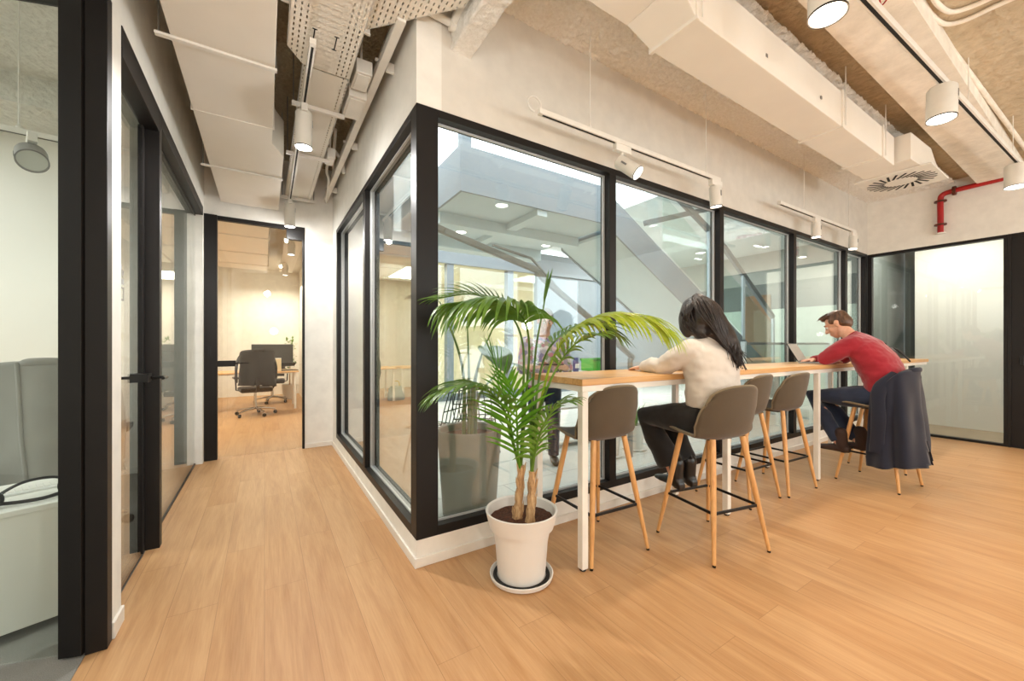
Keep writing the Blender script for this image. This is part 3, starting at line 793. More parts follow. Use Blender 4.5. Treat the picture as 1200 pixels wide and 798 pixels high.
T1('cable', b, M['white'], 'white cable loop at the near end of the first track', 'cable', smooth=45)

def spot(label, p, dia, length, hyaw=0, tilt=0, body='white', lamp=None, stem=0.05, yaw=0, lens='lamp', adapt=True):
    """track spotlight: p is where the adapter meets the track"""
    r = thing('spotlight', label, 'spotlight', p, yaw)
    rad = dia / 2
    if adapt:
        b = MB(); b.box(-0.075, 0.075, -0.02, 0.02, -0.05, 0); b.build('adapter', M['white'], r, bevel=0.004, world=False)
    b = MB(); b.tube([(0.0, 0, -0.05), (0.0, 0, -0.05 - stem)], 0.010, 10); b.build('stem', M['white'], r, smooth=40, world=False)
    m = Matrix.Translation((0, 0, -0.05 - stem - 0.01)) @ Matrix.Rotation(hyaw, 4, 'Z') @ Matrix.Rotation(tilt, 4, 'Y')
    b = MB(); b.lathe([(0.002, 0.03), (rad * 0.9, 0.03), (rad, 0.02), (rad, -length + 0.03), (rad * 0.93, -length + 0.03), (rad * 0.90, -length + 0.045)], n=32, m=m)
    b.build('housing', M[body], r, smooth=40, world=False)
    b = MB(); b.lathe([(0.001, -length + 0.040), (rad * 0.92, -length + 0.040)], n=32, m=m); b.build('lens', M[lens], r, world=False)
    b = MB(); b.lathe([(rad * 1.0, -length + 0.03), (rad * 1.015, -length + 0.028), (rad * 1.015, -length + 0.036), (rad, -length + 0.036)], n=32, m=m); b.build('rim', M['blackmetal'], r, world=False)
    b = MB(); b.box(-0.006, 0.006, -rad - 0.003, -rad + 0.003, -0.06, -0.015, m); b.build('side_screw', M['steel'], r, world=False)
    return r
# three big ones on the long track
for lab, x, tl in (('large white cylinder spotlight nearest on the right ceiling track', 2.2, 0.05), ('large white cylinder spotlight in the middle of the right ceiling track', 3.86, 0.06), ('large white cylinder spotlight furthest along the right track, by the red pipe', 6.12, 0.05)):
    y = 0.79 - (x - 1.2) * 0.22 / 6.0
    spot(lab, (x, y, 3.01), 0.15, 0.215, tilt=tl, stem=0.0, adapt=False)
    spot_r = bpy.data.objects[-1]
spot('tilted white spotlight on the near glass-wall track, beam facing the room', (2.12, 1.917, 2.644), 0.095, 0.18, tilt=-0.85, stem=0.06, hyaw=-1.15)
spot('upright white spotlight at the far end of the near glass-wall track', (3.24, 1.90, 2.644), 0.095, 0.17, tilt=-0.1, stem=0.02)
spot('white spotlight in the middle of the far glass-wall track', (5.36, 1.95, 2.704), 0.095, 0.17, tilt=0.0, stem=0.02)
spot('white spotlight at the far end of the far glass-wall track', (6.44, 1.94, 2.704), 0.095, 0.17, tilt=0.1, stem=0.02)
spot('white cylinder spotlight under the middle of the corridor tray', (0.226, 3.02, 2.864), 0.105, 0.24, tilt=0.0, stem=0.0, yaw=PI / 2)
spot('white cylinder spotlight in front of the door at the corridor end', (0.24, 5.05, 2.864), 0.105, 0.26, tilt=0.0, stem=0.0, yaw=PI / 2)
# ------------------------------------------------------------------ long bar table
TZ = 1.062
TROT = -0.0244
r = thing('bar_table', 'long counter-height bar table with oak block top on white metal legs along the glass', 'table', (1.46, 1.60, 0), TROT)
b = MB(); b.box(0, 5.98, 0, 0.50, TZ - 0.037, TZ); b.build('tabletop', M['tabletop'], r, bevel=0.003, world=False)
b = MB()
for y in (0.012, 0.463): b.box(0.012, 5.96, y, y + 0.025, TZ - 0.072, TZ - 0.037)
for x in (0.012, 1.40, 2.83, 4.3, 5.94): b.box(x, x + 0.025, 0.037, 0.463, TZ - 0.072, TZ - 0.037)
b.build('apron_frame', M['white'], r, bevel=0.002, world=False)
for x in (0.012, 1.39, 2.83, 4.3, 5.2):
    for y in (0.012, 0.446):
        b = MB(); b.box(x, x + 0.042, y, y + 0.042, 0.012, TZ - 0.0725); lg = b.build('leg', M['white'], r, bevel=0.003, world=False)
        b = MB(); b.lathe([(0.017, 0), (0.019, 0.004), (0.014, 0.0115)], (x + 0.021, y + 0.021, 0), 16, cap=True); b.build('foot_pad', M['blackmetal'], lg, world=False)

# ------------------------------------------------------------------ bar stools
PROF = spline([(0, 0.205, 0.672), (0, 0.185, 0.694), (0, 0.10, 0.692), (0, 0.0, 0.682), (0, -0.09, 0.682), (0, -0.15, 0.71), (0, -0.185, 0.775), (0, -0.205, 0.86), (0, -0.222, 0.94), (0, -0.235, 1.01)], 40)
def shell_pt(u, t):
    """u across -1..1, t along the profile 0..1"""
    f = t * (len(PROF) - 1); i = min(int(f), len(PROF) - 2); k = f - i
    p = PROF[i].lerp(PROF[i + 1], k)
    # half width along the profile with rounded ends
    w = 0.175 + 0.055 * math.sin(min(1, t / 0.55) * PI / 2)
    if t > 0.55: w = 0.232 - 0.006 * ((t - 0.55) / 0.45)
    if t < 0.12: w *= math.sqrt(max(0.0, 1 - ((0.12 - t) / 0.12) ** 2)) * 0.28 + 0.72
    top = min(1, max(0, (t - 0.62) / 0.38))
    back = min(1, max(0, (t - 0.40) / 0.25))
    e = abs(u) ** 2.4
    w *= 1 - 0.10 * top ** 2
    x = u * w
    y = p.y + e * (0.085 * back)
    # the upper corners of the back fall away in a round arch
    z = p.z + e * 0.030 * (1 - back) - 0.115 * top ** 1.6 * (1 - math.sqrt(max(0.0, 1 - min(1, abs(u)) ** 2.6)))
    return V((x, y, z))
def make_stool():
    r = thing('bar_stool', 'x', 'bar stool', (0, 0, 0), 0, 'matching shell bar stools at the long table')
    b = MB(); b.grid(lambda i, j: shell_pt(i * 2 - 1, j), 22, 40)
    b.build('seat_shell', M['shell'], r, smooth=180, world=False, solid=0.018, fix=False)
    ring = [shell_pt(-1, k / 40) for k in range(41)] + [shell_pt(-1 + 2 * k / 22, 1) for k in range(1, 22)] + [shell_pt(1, 1 - k / 40) for k in range(41)] + [shell_pt(1 - 2 * k / 22, 0) for k in range(1, 22)]
    pr = [ring[0]]
    for q in ring[1:]:
        if (q - pr[-1]).length > 0.004: pr.append(q)
    b = MB(); b.tube(pr, 0.0085, 8, closed=True); b.build('edge_piping', M['shell_edge'], r, smooth=180, world=False)
    b = MB(); b.box(-0.095, 0.095, -0.08, 0.085, 0.664, 0.676); b.build('under_plate', M['shell'], r, bevel=0.006, world=False)
    for sx in (-1, 1):
        for sy in (-1, 1):
            top = V((sx * 0.122, sy * 0.122 - 0.002, 0.680 if sy > 0 else 0.688)); bot = V((sx * 0.222, sy * 0.222, 0.012))
            b = MB(); b.tube([top, top.lerp(bot, 0.1), top.lerp(bot, 0.5), bot], [0.0165, 0.0175, 0.0165, 0.0105], 14); lg = b.build('leg', M['legwood'], r, smooth=45, world=False)
            b = MB(); b.tube([bot, bot - V((0, 0, 0.012))], [0.0105, 0.0095], 12); b.build('foot_glide', M['blackmetal'], lg, smooth=45, world=False)
    k = 0.222 - (0.222 - 0.125) * (0.275 / 0.643)
    b = MB()
    c4 = [(-k, -k), (k, -k), (k, k), (-k, k)]
    for i in range(4):
        p, q = c4[i], c4[(i + 1) % 4]
        b.bar((p[0], p[1], 0.275), (q[0], q[1], 0.275), 0.011, 0.016)
    b.build('footrest', M['blackmetal'], r, bevel=0.002, world=False)
    return r
st0 = make_stool()
STOOLS = [(1.765, 1.815, -0.05, 'empty grey-brown shell bar stool at the near end of the table, behind the palm'),
          (2.395, 1.435, -0.19, 'grey-brown shell bar stool that the woman in the cream blouse sits on'),
          (3.34, 1.77, -0.02, 'empty grey-brown bar stool right of the woman, nearer of the middle pair'),
          (3.86, 1.715, -0.06, 'empty grey-brown bar stool left of the far table leg, farther of the middle pair'),
          (4.715, 1.245, -0.10, 'grey-brown bar stool under the man in the red jumper, navy jacket on its back'),
          (5.43, 1.38, -0.05, 'bar stool mostly hidden behind the draped navy jacket')]
for i, (x, y, rz, lab) in enumerate(STOOLS):
    o = st0 if i == 0 else copy_tree(st0)
    o.location = (x, y, 0); o.rotation_euler = (0, 0, rz); o['label'] = lab

# ------------------------------------------------------------------ palm in a white pot
PC = V((1.173, 1.765, 0))
r = thing('potted_palm', 'kentia palm with two husky stems in a white plastic pot by the glass corner', 'potted plant', PC)
b = MB(); b.lathe([(0.012, 0.020), (0.128, 0.020), (0.142, 0.20), (0.155, 0.272), (0.172, 0.278), (0.190, 0.352), (0.194, 0.366), (0.188, 0.370), (0.180, 0.362), (0.172, 0.29), (0.165, 0.28)], n=48); b.build('pot', M['pot'], r, smooth=35, world=False)
b = MB(); b.lathe([(0.001, 0.0), (0.150, 0.0), (0.166, 0.010), (0.171, 0.030), (0.166, 0.033), (0.155, 0.016), (0.001, 0.014)], n=48); b.build('saucer', M['pot'], r, smooth=35, world=False)
b = MB(); b.lathe([(0.132, 0.0165), (0.153, 0.0185), (0.150, 0.0235), (0.132, 0.0215)], n=48); b.build('saucer_liner', M['slotdark'], r, smooth=35, world=False)
b = MB()
def soil(i, j):
    a = i * 2 * PI; q = j * 0.172
    return V((q * math.cos(a), q * math.sin(a), 0.315 + 0.012 * noise.noise(V((q * math.cos(a) * 40, q * math.sin(a) * 40, 1)))))
b.grid(soil, 40, 14); b.build('soil', M['soil'], r, smooth=60, world=False)
for j in range(46):
    a = random.uniform(0, 2 * PI); q = random.uniform(0.03, 0.155); s = random.uniform(0.006, 0.013)
for name_, base, tips in (('stem_husk', U(606, 601, 2.12), U(611, 545, 2.12)), ('stem_husk', U(621, 603, 2.08), U(623, 552, 2.08))):
    b = MB(); P = [V((base.x, base.y, 0.30)), base.lerp(tips, 0.3) + V((0.004, 0, 0)), tips]
    P = spline(P, 12); R = [0.027 - 0.011 * k / 12 + 0.003 * math.sin(k * 2.1) for k in range(13)]
    b.tube(P, R, 14)
    for k in range(11):
        a = random.uniform(0, 2 * PI); t = random.uniform(0.15, 0.95); c = P[int(t * 12)]; rr = R[int(t * 12)]
        d = V((math.cos(a), math.sin(a), 0))
        b.tube([c + d * rr * 0.8 - V((0, 0, 0.03)), c + d * (rr + 0.006) + V((0, 0, 0.01)), c + d * (rr + random.uniform(0.008, 0.02)) + V((0, 0, random.uniform(0.03, 0.06)))], [0.006, 0.007, 0.001], 6)
    b.build(name_, M['husk'], r, smooth=50)

def frond(path, t0, n, ln, droop, mat, width=0.02, spread=1.0, up=0.2, twist=0.0, face=None):
    """a pinnate palm leaf: rib along path, leaflets from t0 to the tip on both sides"""
    P = spline(path, 60); N = len(P) - 1
    b = MB(); b.tube(P, [0.0075 * (1 - 0.82 * k / N) + 0.0012 for k in range(N + 1)], 8)
    for i in range(n):
        t = t0 + (1 - t0) * (i + 0.5) / n
        f = t * N; k = min(int(f), N - 1); c = P[k].lerp(P[k + 1], f - k)
        T = (P[k + 1] - P[k]).normalized()
        ref = V(face) if face else V((0, 0, 1))
        side = T.cross(ref)
        if side.length < 0.2: side = T.cross(V((0.55, 0.83, 0)))
        side.normalize(); nrm = side.cross(T).normalized()
        q = (t - t0) / (1 - t0)
        Lh = ln * (0.55 + 0.45 * math.sin(min(1, q * 1.5 + 0.2) * PI * 0.62)) * (1 - 0.45 * max(0, q - 0.6) / 0.4)
        for s in (-1, 1):
            L_ = Lh * random.uniform(0.88, 1.08)
            fw = 0.45 + 0.75 * q + random.uniform(-0.06, 0.06)
            d = (side * s * spread + T * fw + nrm * up).normalized()
            pts = []; cur = c.copy(); dd = d.copy(); m = 7
            for g in range(m + 1):
                pts.append(cur.copy())
                dd = (dd + V((0, 0, -1)) * droop / m * (0.5 + g / m)).normalized()
                cur = cur + dd * L_ / m
            vs = []; fs = []
            for g in range(m + 1):
                h = g / m
                w = width * 1.15 * (0.35 + 0.65 * min(1, h * 4)) * (1 - max(0, h - 0.45) / 0.55) ** 0.8 + 0.0006
                tg = (pts[min(g + 1, m)] - pts[max(g - 1, 0)]).normalized()
                sd = tg.cross(nrm)
                if sd.length < 0.05: sd = tg.cross(side)
                sd.normalize(); nn = sd.cross(tg)
                a_ = sd * w * 0.5; fold = nn * w * 0.16
                vs += [pts[g] + a_ + fold, pts[g], pts[g] - a_ + fold]
            for g in range(m):
                o = g * 3
                fs += [(o, o + 1, o + 4, o + 3), (o + 1, o + 2, o + 5, o + 4)]
            b.add(vs, fs)
    return b.build('frond', mat, r, smooth=180, fix=False)
CRA, CRB = U(610, 552, 2.12), U(623, 556, 2.08)
frond([CRB, U(632, 480, 2.07), U(652, 412, 2.04), U(690, 377, 2.02), U(740, 370, 2.0), U(776, 384, 1.98)], 0.40, 30, 0.38, 1.5, M['leaf_backlit'], 0.020, 0.8)
frond([CRA, U(616, 470, 2.10), U(620, 402, 2.06), U(608, 366, 2.0), U(575, 352, 1.95), U(528, 356, 1.90)], 0.50, 22, 0.40, 2.0, M['leaf'], 0.026, 0.8)
frond([CRA, U(600, 515, 2.09), U(588, 475, 2.03), U(566, 455, 1.98), U(538, 452, 1.93), U(512, 462, 1.90)], 0.34, 20, 0.26, 1.0, M['leaf'], 0.018, 0.75)
frond([CRA, U(602, 520, 2.1), U(595, 480, 2.08), U(585, 440, 2.06), U(575, 412, 2.05)], 0.24, 13, 0.27, 0.3, M['leaf_b'], 0.016, 0.75, 0.1)
frond([CRB, U(627, 530, 2.06), U(636, 500, 2.03), U(650, 478, 2.0), U(668, 470, 1.98)], 0.16, 17, 0.21, 0.9, M['leaf'], 0.017, 0.9)
frond([CRB, U(623, 480, 2.08), U(628, 410, 2.08), U(636, 365, 2.09), U(641, 338, 2.1)], 0.80, 5, 0.16, 0.05, M['leaf'], 0.014, 0.12, 0.0)
frond([CRB, U(628, 470, 2.12), U(640, 415, 2.16), U(665, 388, 2.19), U(700, 380, 2.20), U(722, 392, 2.2)], 0.46, 20, 0.26, 0.8, M['leaf'], 0.020, 0.85)
frond([CRA, U(613, 470, 2.13), U(612, 400, 2.15), U(592, 362, 2.14), U(555, 345, 2.12), U(512, 350, 2.1)], 0.56, 16, 0.26, 0.5, M['leaf'], 0.015, 0.9, 0.25)
frond([CRA, U(607, 530, 2.08), U(606, 500, 2.03), U(604, 470, 1.98), U(596, 446, 1.94)], 0.18, 13, 0.24, 0.5, M['leaf_b'], 0.016, 0.8, 0.1)
frond([CRB, U(630, 490, 2.04), U(648, 440, 1.98), U(672, 405, 1.93), U(700, 392, 1.9)], 0.56, 12, 0.24, 1.0, M['leaf'], 0.018, 0.85)

# ------------------------------------------------------------------ laptop, phone, bag
r = thing('laptop', 'open grey laptop in front of the man in the red jumper', 'laptop', (4.72, 1.72, TZ), 0.12)
b = MB(); b.box(-0.155, 0.155, -0.11, 0.11, 0.001, 0.015); b.build('base', M['grey_plastic'], r, bevel=0.004, world=False)
b = MB(); b.box(-0.135, 0.135, -0.02, 0.085, 0.015, 0.0165); b.build('keyboard', M['slotdark'], r, world=False)
mm = Matrix.Translation((0, 0.105, 0.014)) @ Matrix.Rotation(-0.50, 4, 'X')
b = MB(); b.box(-0.155, 0.155, 0.0, 0.007, 0.004, 0.215, mm); b.build('lid', M['blackmetal'], r, bevel=0.002, world=False)
b = MB(); b.box(-0.147, 0.147, -0.001, 0.0, 0.015, 0.208, mm); b.build('screen', M['screen'], r, world=False)

r = thing('backpack', 'black backpack standing on the counter behind the man', 'backpack', (5.62, 1.42, 1.058), -0.2)
b = MB(); b.loft([((0, 0, 0), (0.13, 0, 0), (0, 0.07, 0)), ((0, 0, 0.03), (0.145, 0, 0), (0, 0.085, 0)), ((0, 0.01, 0.12), (0.14, 0, 0), (0, 0.08, 0)), ((0, 0.02, 0.16), (0.11, 0, 0), (0, 0.055, 0)), ((0, 0.025, 0.175), (0.05, 0, 0), (0, 0.02, 0))], 20); b.build('bag_body', M['black_cloth'], r, smooth=60, world=False)
b = MB(); b.tube(spline([(-0.05, 0.02, 0.165), (-0.03, 0.02, 0.205), (0.03, 0.02, 0.205), (0.05, 0.02, 0.165)], 16), 0.010, 8); b.build('handle', M['black_cloth'], r, smooth=60, world=False)
b = MB(); b.tube(spline([(0.05, 0.0, 0.165), (0.12, -0.05, 0.13), (0.19, -0.09, 0.05), (0.21, -0.11, 0.012)], 16), 0.012, 8, flat=((0, 1, 0), 0.5)); b.build('strap', M['black_cloth'], r, smooth=60, world=False)

# ------------------------------------------------------------------ navy jacket over the stool back
def jacket(name, label, loc, rz, mat, top, hem, seed, cat='jacket', wx=0.240, back=-0.262, side=-0.03, vent=-0.05, flare=0.08, v0=0.70, slope=0.20, lapels=()):
    """a jacket hung by its shoulders round a chair back: wraps the back and both sides, local +y is the chair's front"""
    r = thing(name, label, cat, loc, rz)
    plan = spline([(-wx * 0.93, side, 0), (-wx, side - 0.13, 0), (-wx * 0.80, back * 0.86, 0), (0, back, 0), (wx * 0.80, back * 0.86, 0), (wx, side - 0.13, 0), (wx * 0.93, side, 0)], 60)
    cen = V((0, back * 0.35, 0))
    def surf(i, j):
        s = i * 2 - 1
        p = plan[min(60, int(i * 60))].lerp(plan[min(60, int(i * 60) + 1)], i * 60 - int(i * 60)) if i < 1 else plan[60]
        d = (p - cen); L0 = d.length; d.normalize()
        zt = top - slope * abs(s) ** 2.0
        zh = hem + 0.05 * math.sin(s * 2.1 + seed) + 0.04 * abs(s)
        if j < 0.14:
            k = j / 0.14
            q = p - d * (0.055 * math.cos(k * PI * 0.5)); z = zt - 0.10 * (1 - k) ** 1.6 + 0.022 * math.sin(k * PI)
        else:
            k = (j - 0.14) / 0.86
            z = zt + (zh - zt) * k
            amp = 0.007 + 0.026 * k
            f = math.sin(s * 9.0 + seed * 2 + 1.2 * math.sin(k * 3)) * amp + 0.6 * amp * math.sin(s * 17 + seed)
            q = p + d * (flare * k ** 1.3 * (0.4 + 0.6 * (1 - abs(s))) + f)
        n1 = noise.noise(V((q.x * 8, q.y * 8, z * 5 + seed)))
        return V((q.x, q.y, z)) + d * n1 * 0.012
    b = MB(); b.grid(surf, 72, 44)
    o = b.build('jacket_body', mat, r, smooth=180, world=False, solid=0.007, fix=False)
    bm = bmesh.new(); bm.from_mesh(o.data)     # the vent at the back hem
    def cut(f):
        c = f.calc_center_median(); k = (top - c.z) / (top - hem)
        return c.y < back * 0.5 and k > v0 and abs(c.x - vent * wx) < 0.075 * (k - v0 + 0.02) / (1.02 - v0)
    bmesh.ops.delete(bm, geom=[f for f in bm.faces if cut(f)], context='FACES'); bm.to_mesh(o.data); bm.free()
    for s0 in lapels:
        b = MB(); b.tube([surf(s0 + 0.012 * k * 0.3, 0.14 + 0.86 * k / 16) + (surf(s0, 0.14 + 0.86 * k / 16) - V((cen.x, cen.y, surf(s0, 0.14 + 0.86 * k / 16).z))).normalized() * 0.006 for k in range(17)], 0.010, 8); b.build('lapel', mat, r, smooth=60, world=False)
    b = MB(); b.tube(spline([(-0.10, back + 0.09, top - 0.045), (-0.075, back + 0.015, top - 0.005), (0, back - 0.012, top + 0.004), (0.075, back + 0.015, top - 0.005), (0.10, back + 0.09, top - 0.045)], 24), [0.012] + [0.022] * 23 + [0.012], 12, flat=((0, 1, 0), 0.6), dome=True)
    b.build('collar', mat, r, smooth=60, world=False)
    for s in (-1, 1):
        P = spline([(s * wx * 0.72, back * 0.72, top - 0.05), (s * (wx + 0.012), back * 0.40, top - 0.17), (s * (wx + 0.045), back * 0.42, top - (top - hem) * 0.5), (s * (wx + 0.040), back * 0.36, top - (top - hem) * 0.84)], 24)
        b = MB(); b.tube(P, [0.050 + 0.002 * math.sin(k * 0.8 + seed) for k in range(25)], 16, flat=((1, 0, 0), 0.42)); b.build('sleeve', mat, r, smooth=80, world=False)
    return r
jacket('jacket', 'dark navy jacket hung over the back of the stool the man sits on', (4.715, 1.245, 0), -0.10, M['navy'], 1.035, 0.19, 1.3)

# ------------------------------------------------------------------ people
def frame(dirv, upv):
    y = V(dirv).normalized(); z = V(upv) - y * V(upv).dot(y); z.normalize(); x = y.cross(z)
    return Matrix((x, y, z)).transposed()

def add_hand(b, wrist, dirv, upv, side, sc=1.0, curl=0.5):
    """palm, four unequal bent fingers and a thumb leaving the side of the palm; upv points out of the back of the hand, side = +1 thumb towards +x"""
    m3 = frame(dirv, upv); m = m3.to_4x4(); m.translation = V(wrist)
    q = lambda x, y, z: m @ (V((x, y, z)) * sc)
    b.loft([(q(0, -0.02, 0), m3 @ V((0.026, 0, 0)) * sc, m3 @ V((0, 0, 0.020)) * sc), (q(0, 0.02, 0), m3 @ V((0.032, 0, 0)) * sc, m3 @ V((0, 0, 0.016)) * sc), (q(0, 0.06, 0), m3 @ V((0.040, 0, 0)) * sc, m3 @ V((0, 0, 0.014)) * sc), (q(0, 0.092, -0.002), m3 @ V((0.040, 0, 0)) * sc, m3 @ V((0, 0, 0.011)) * sc)], 16)
    for k, (x, L_) in enumerate(((0.030, 0.072), (0.010, 0.082), (-0.010, 0.076), (-0.029, 0.060))):
        x *= side
        p = V((x, 0.082, 0)); a = 0.10; pts = [q(*p)]; rr = [0.0088 * sc]
        for sgm, fr in enumerate((0.42, 0.32, 0.26)):
            a += curl * (0.55 if sgm == 0 else 0.75)
            p = p + V((x * 0.10 * fr, math.cos(a) * L_ * fr * 1.05, -math.sin(a) * L_ * fr)); pts.append(q(*p)); rr.append((0.0082 - 0.0009 * sgm) * sc)
        b.tube(pts, rr, 10, dome=True)
    p0, p1, p2, p3 = (0.022 * side, 0.012, -0.004), (0.050 * side, 0.040, -0.010), (0.062 * side, 0.068, -0.016), (0.060 * side, 0.092, -0.022)
    b.tube([q(*p0), q(*p1), q(*p2), q(*p3)], [0.014 * sc, 0.0115 * sc, 0.0095 * sc, 0.008 * sc], 10, dome=True)

def add_head(b, c, m3, sc=1.0, ears=True):
    """head with face; +y of m3 is where it looks"""
    m4 = m3.to_4x4()
    P = lambda x, y, z: V(c) + m3 @ (V((x, y, z)) * sc)
    E = lambda p, r: b.ell(P(*p), [k * sc for k in r], m4)
    E((0, -0.012, 0.030), (0.076, 0.096, 0.088))
    E((0, 0.030, -0.030), (0.062, 0.068, 0.080))
    E((0, 0.052, -0.082), (0.040, 0.042, 0.034))
    E((0, 0.078, 0.026), (0.050, 0.016, 0.014))
    b.tube([P(0, 0.088, 0.020), P(0, 0.104, -0.012), P(0, 0.114, -0.028)], [0.009 * sc, 0.012 * sc, 0.015 * sc], 10, dome=True)
    for s in (-1, 1):
        E((s * 0.014, 0.102, -0.031), (0.010, 0.011, 0.009))
        E((s * 0.040, 0.060, -0.022), (0.022, 0.024, 0.024))
        if ears:
            E((s * 0.078, -0.004, -0.010), (0.009, 0.020, 0.032)); E((s * 0.084, -0.012, 0.004), (0.007, 0.016, 0.020))
    E((0, 0.093, -0.060), (0.024, 0.012, 0.008)); E((0, 0.090, -0.071), (0.021, 0.012, 0.008))
def face_bits(root, c, m3, sc=1.0, hair='hair_dark', parent=None):
    P = lambda x, y, z: V(c) + m3 @ (V((x, y, z)) * sc)
    for s in (-1, 1):
        b = MB(); b.ell(P(s * 0.031, 0.081, 0.003), (0.0115 * sc,) * 3, None, 12, 8); e = b.build('eye', simple('eye_white', lin(230, 226, 220), 0.2) if 'eye_white' not in bpy.data.materials else bpy.data.materials['eye_white'], parent or root, smooth=180)
        b = MB(); b.ell(P(s * 0.031, 0.0905, 0.001), (0.0052 * sc, 0.0052 * sc, 0.0052 * sc), None, 10, 6); b.build('iris', M['brown_leather'], parent or root, smooth=180)
        b = MB(); b.tube([P(s * 0.014, 0.094, 0.026), P(s * 0.032, 0.092, 0.032), P(s * 0.050, 0.078, 0.027)], [0.0035 * sc, 0.0042 * sc, 0.002 * sc], 8, dome=True); b.build('eyebrow', M[hair], parent or root, smooth=180)

# ---- woman in the cream blouse
WO = (2.395, 1.435, 0)
wr = -0.19
wm = Matrix.Translation(WO) @ Matrix.Rotation(wr, 4, 'Z')
W = thing('person', 'long-haired person in cream blouse and black trousers seated at the bar table, back turned', 'person', WO, wr)
Q = lambda *p: V(p)
hd = Q(-0.015, 0.10, 1.435)
hm = (Matrix.Rotation(0.02, 3, 'Z') @ Matrix.Rotation(-0.48, 3, 'X') @ Matrix.Rotation(0.06, 3, 'Y'))
ARM_L = [Q(-0.165, 0.02, 1.215), Q(-0.215, 0.19, 1.10), Q(-0.205, 0.40, 1.088)]
ARM_R = [Q(0.165, 0.03, 1.215), Q(0.225, 0.20, 1.10), Q(0.06, 0.40, 1.088)]
LEG_L = [Q(-0.095, -0.02, 0.775), Q(-0.180, 0.385, 0.755), Q(-0.070, 0.265, 0.41), Q(-0.062, 0.225, 0.345)]
LEG_R = [Q(0.095, -0.02, 0.775), Q(0.06, 0.42, 0.755), Q(0.06, 0.275, 0.41), Q(0.06, 0.235, 0.345)]
def loc_build(parent):
    INV[parent.name] = Matrix()
loc_build(W)
b = MB()
b.loft([(Q(0, -0.02, 0.72), Q(0.15, 0, 0), Q(0, 0.10, 0)), (Q(0, -0.02, 0.80), Q(0.165, 0, 0), Q(0, 0.11, 0)), (Q(0, -0.005, 0.93), Q(0.125, 0, 0), Q(0, 0.085, 0)), (Q(0, 0.0, 1.08), Q(0.14, 0, 0), Q(0, 0.095, 0)), (Q(0, 0.01, 1.20), Q(0.15, 0, 0), Q(0, 0.085, 0)), (Q(0, 0.03, 1.27), Q(0.07, 0, 0), Q(0, 0.05, 0))])
b.tube([Q(0, 0.02, 1.22), Q(0, 0.045, 1.30), hd + Q(0, -0.02, -0.04)], [0.055, 0.050, 0.050], 14)
add_head(b, hd, hm, 0.98)
for A in (ARM_L, ARM_R):
    b.tube([A[0].lerp(A[1], 0.12), A[0].lerp(A[1], 0.5), A[1], A[1].lerp(A[2], 0.4), A[2]], [0.040, 0.040, 0.036, 0.034, 0.024], 14, dome=True)
add_hand(b, ARM_L[2] + Q(0, 0.005, 0), Q(0.05, 1, -0.06), Q(-0.15, 0, 1), 1, 0.92, 0.25)
add_hand(b, ARM_R[2] + Q(0, 0.005, 0), Q(-0.6, 0.75, -0.05), Q(0, 0, 1), -1, 0.92, 0.3)
for G in (LEG_L, LEG_R):
    b.tube([G[0], G[0].lerp(G[1], 0.5), G[1], G[1].lerp(G[2], 0.35), G[2], G[3] + Q(0, 0, -0.02)], [0.088, 0.076, 0.056, 0.052, 0.036, 0.034], 16, dome=True)
body = b.remesh('body', M['skin'], W, 0.0065, 3)
face_bits(W, hd, hm, 0.98, 'hair_dark', W)
# blouse
b = MB()
b.loft([(Q(0, -0.02, 0.865), Q(0.178, 0, 0), Q(0, 0.125, 0)), (Q(0, -0.02, 0.90), Q(0.182, 0, 0), Q(0, 0.128, 0)), (Q(0, -0.015, 1.00), Q(0.178, 0, 0), Q(0, 0.128, 0)), (Q(0, 0.0, 1.12), Q(0.182, 0, 0), Q(0, 0.125, 0)), (Q(0, 0.012, 1.21), Q(0.180, 0, 0), Q(0, 0.105, 0)), (Q(0, 0.028, 1.262), Q(0.125, 0, 0), Q(0, 0.075, 0)), (Q(0, 0.038, 1.295), Q(0.066, 0, 0), Q(0, 0.062, 0))])
b.tube([ARM_L[0] + Q(0.02, 0, 0), ARM_L[0].lerp(ARM_L[1], 0.5) + Q(-0.005, 0, 0), ARM_L[1], ARM_L[1].lerp(ARM_L[2], 0.5) + Q(0, 0, 0.012), ARM_L[2] + Q(0, -0.03, 0.01)], [0.074, 0.072, 0.062, 0.058, 0.042], 16, dome=True)
b.tube([ARM_R[0] + Q(-0.02, 0, 0), ARM_R[0].lerp(ARM_R[1], 0.5), ARM_R[1], ARM_R[1].lerp(ARM_R[2], 0.5) + Q(0, 0, 0.012), ARM_R[2] + Q(0.02, -0.03, 0.01)], [0.074, 0.070, 0.060, 0.056, 0.042], 16, dome=True)
bl = b.remesh('blouse', M['shirt'], W, 0.0085, 7, 0.008)
b = MB(); b.loft([(Q(0, 0.032, 1.272), Q(0.080, 0, 0), Q(0, 0.070, 0)), (Q(0, 0.036, 1.315), Q(0.064, 0, 0), Q(0, 0.060, 0.006)), (Q(0, 0.036, 1.316), Q(0.058, 0, 0), Q(0, 0.054, 0.006))], 24); b.build('collar', M['shirt'], W, smooth=60)
b = MB()
b.tube([ARM_L[2] + Q(0, -0.045, 0.006), ARM_L[2] + Q(0, -0.01, 0.003)], [0.040, 0.036], 18); b.build('cuff', M['shirt'], W, smooth=50)
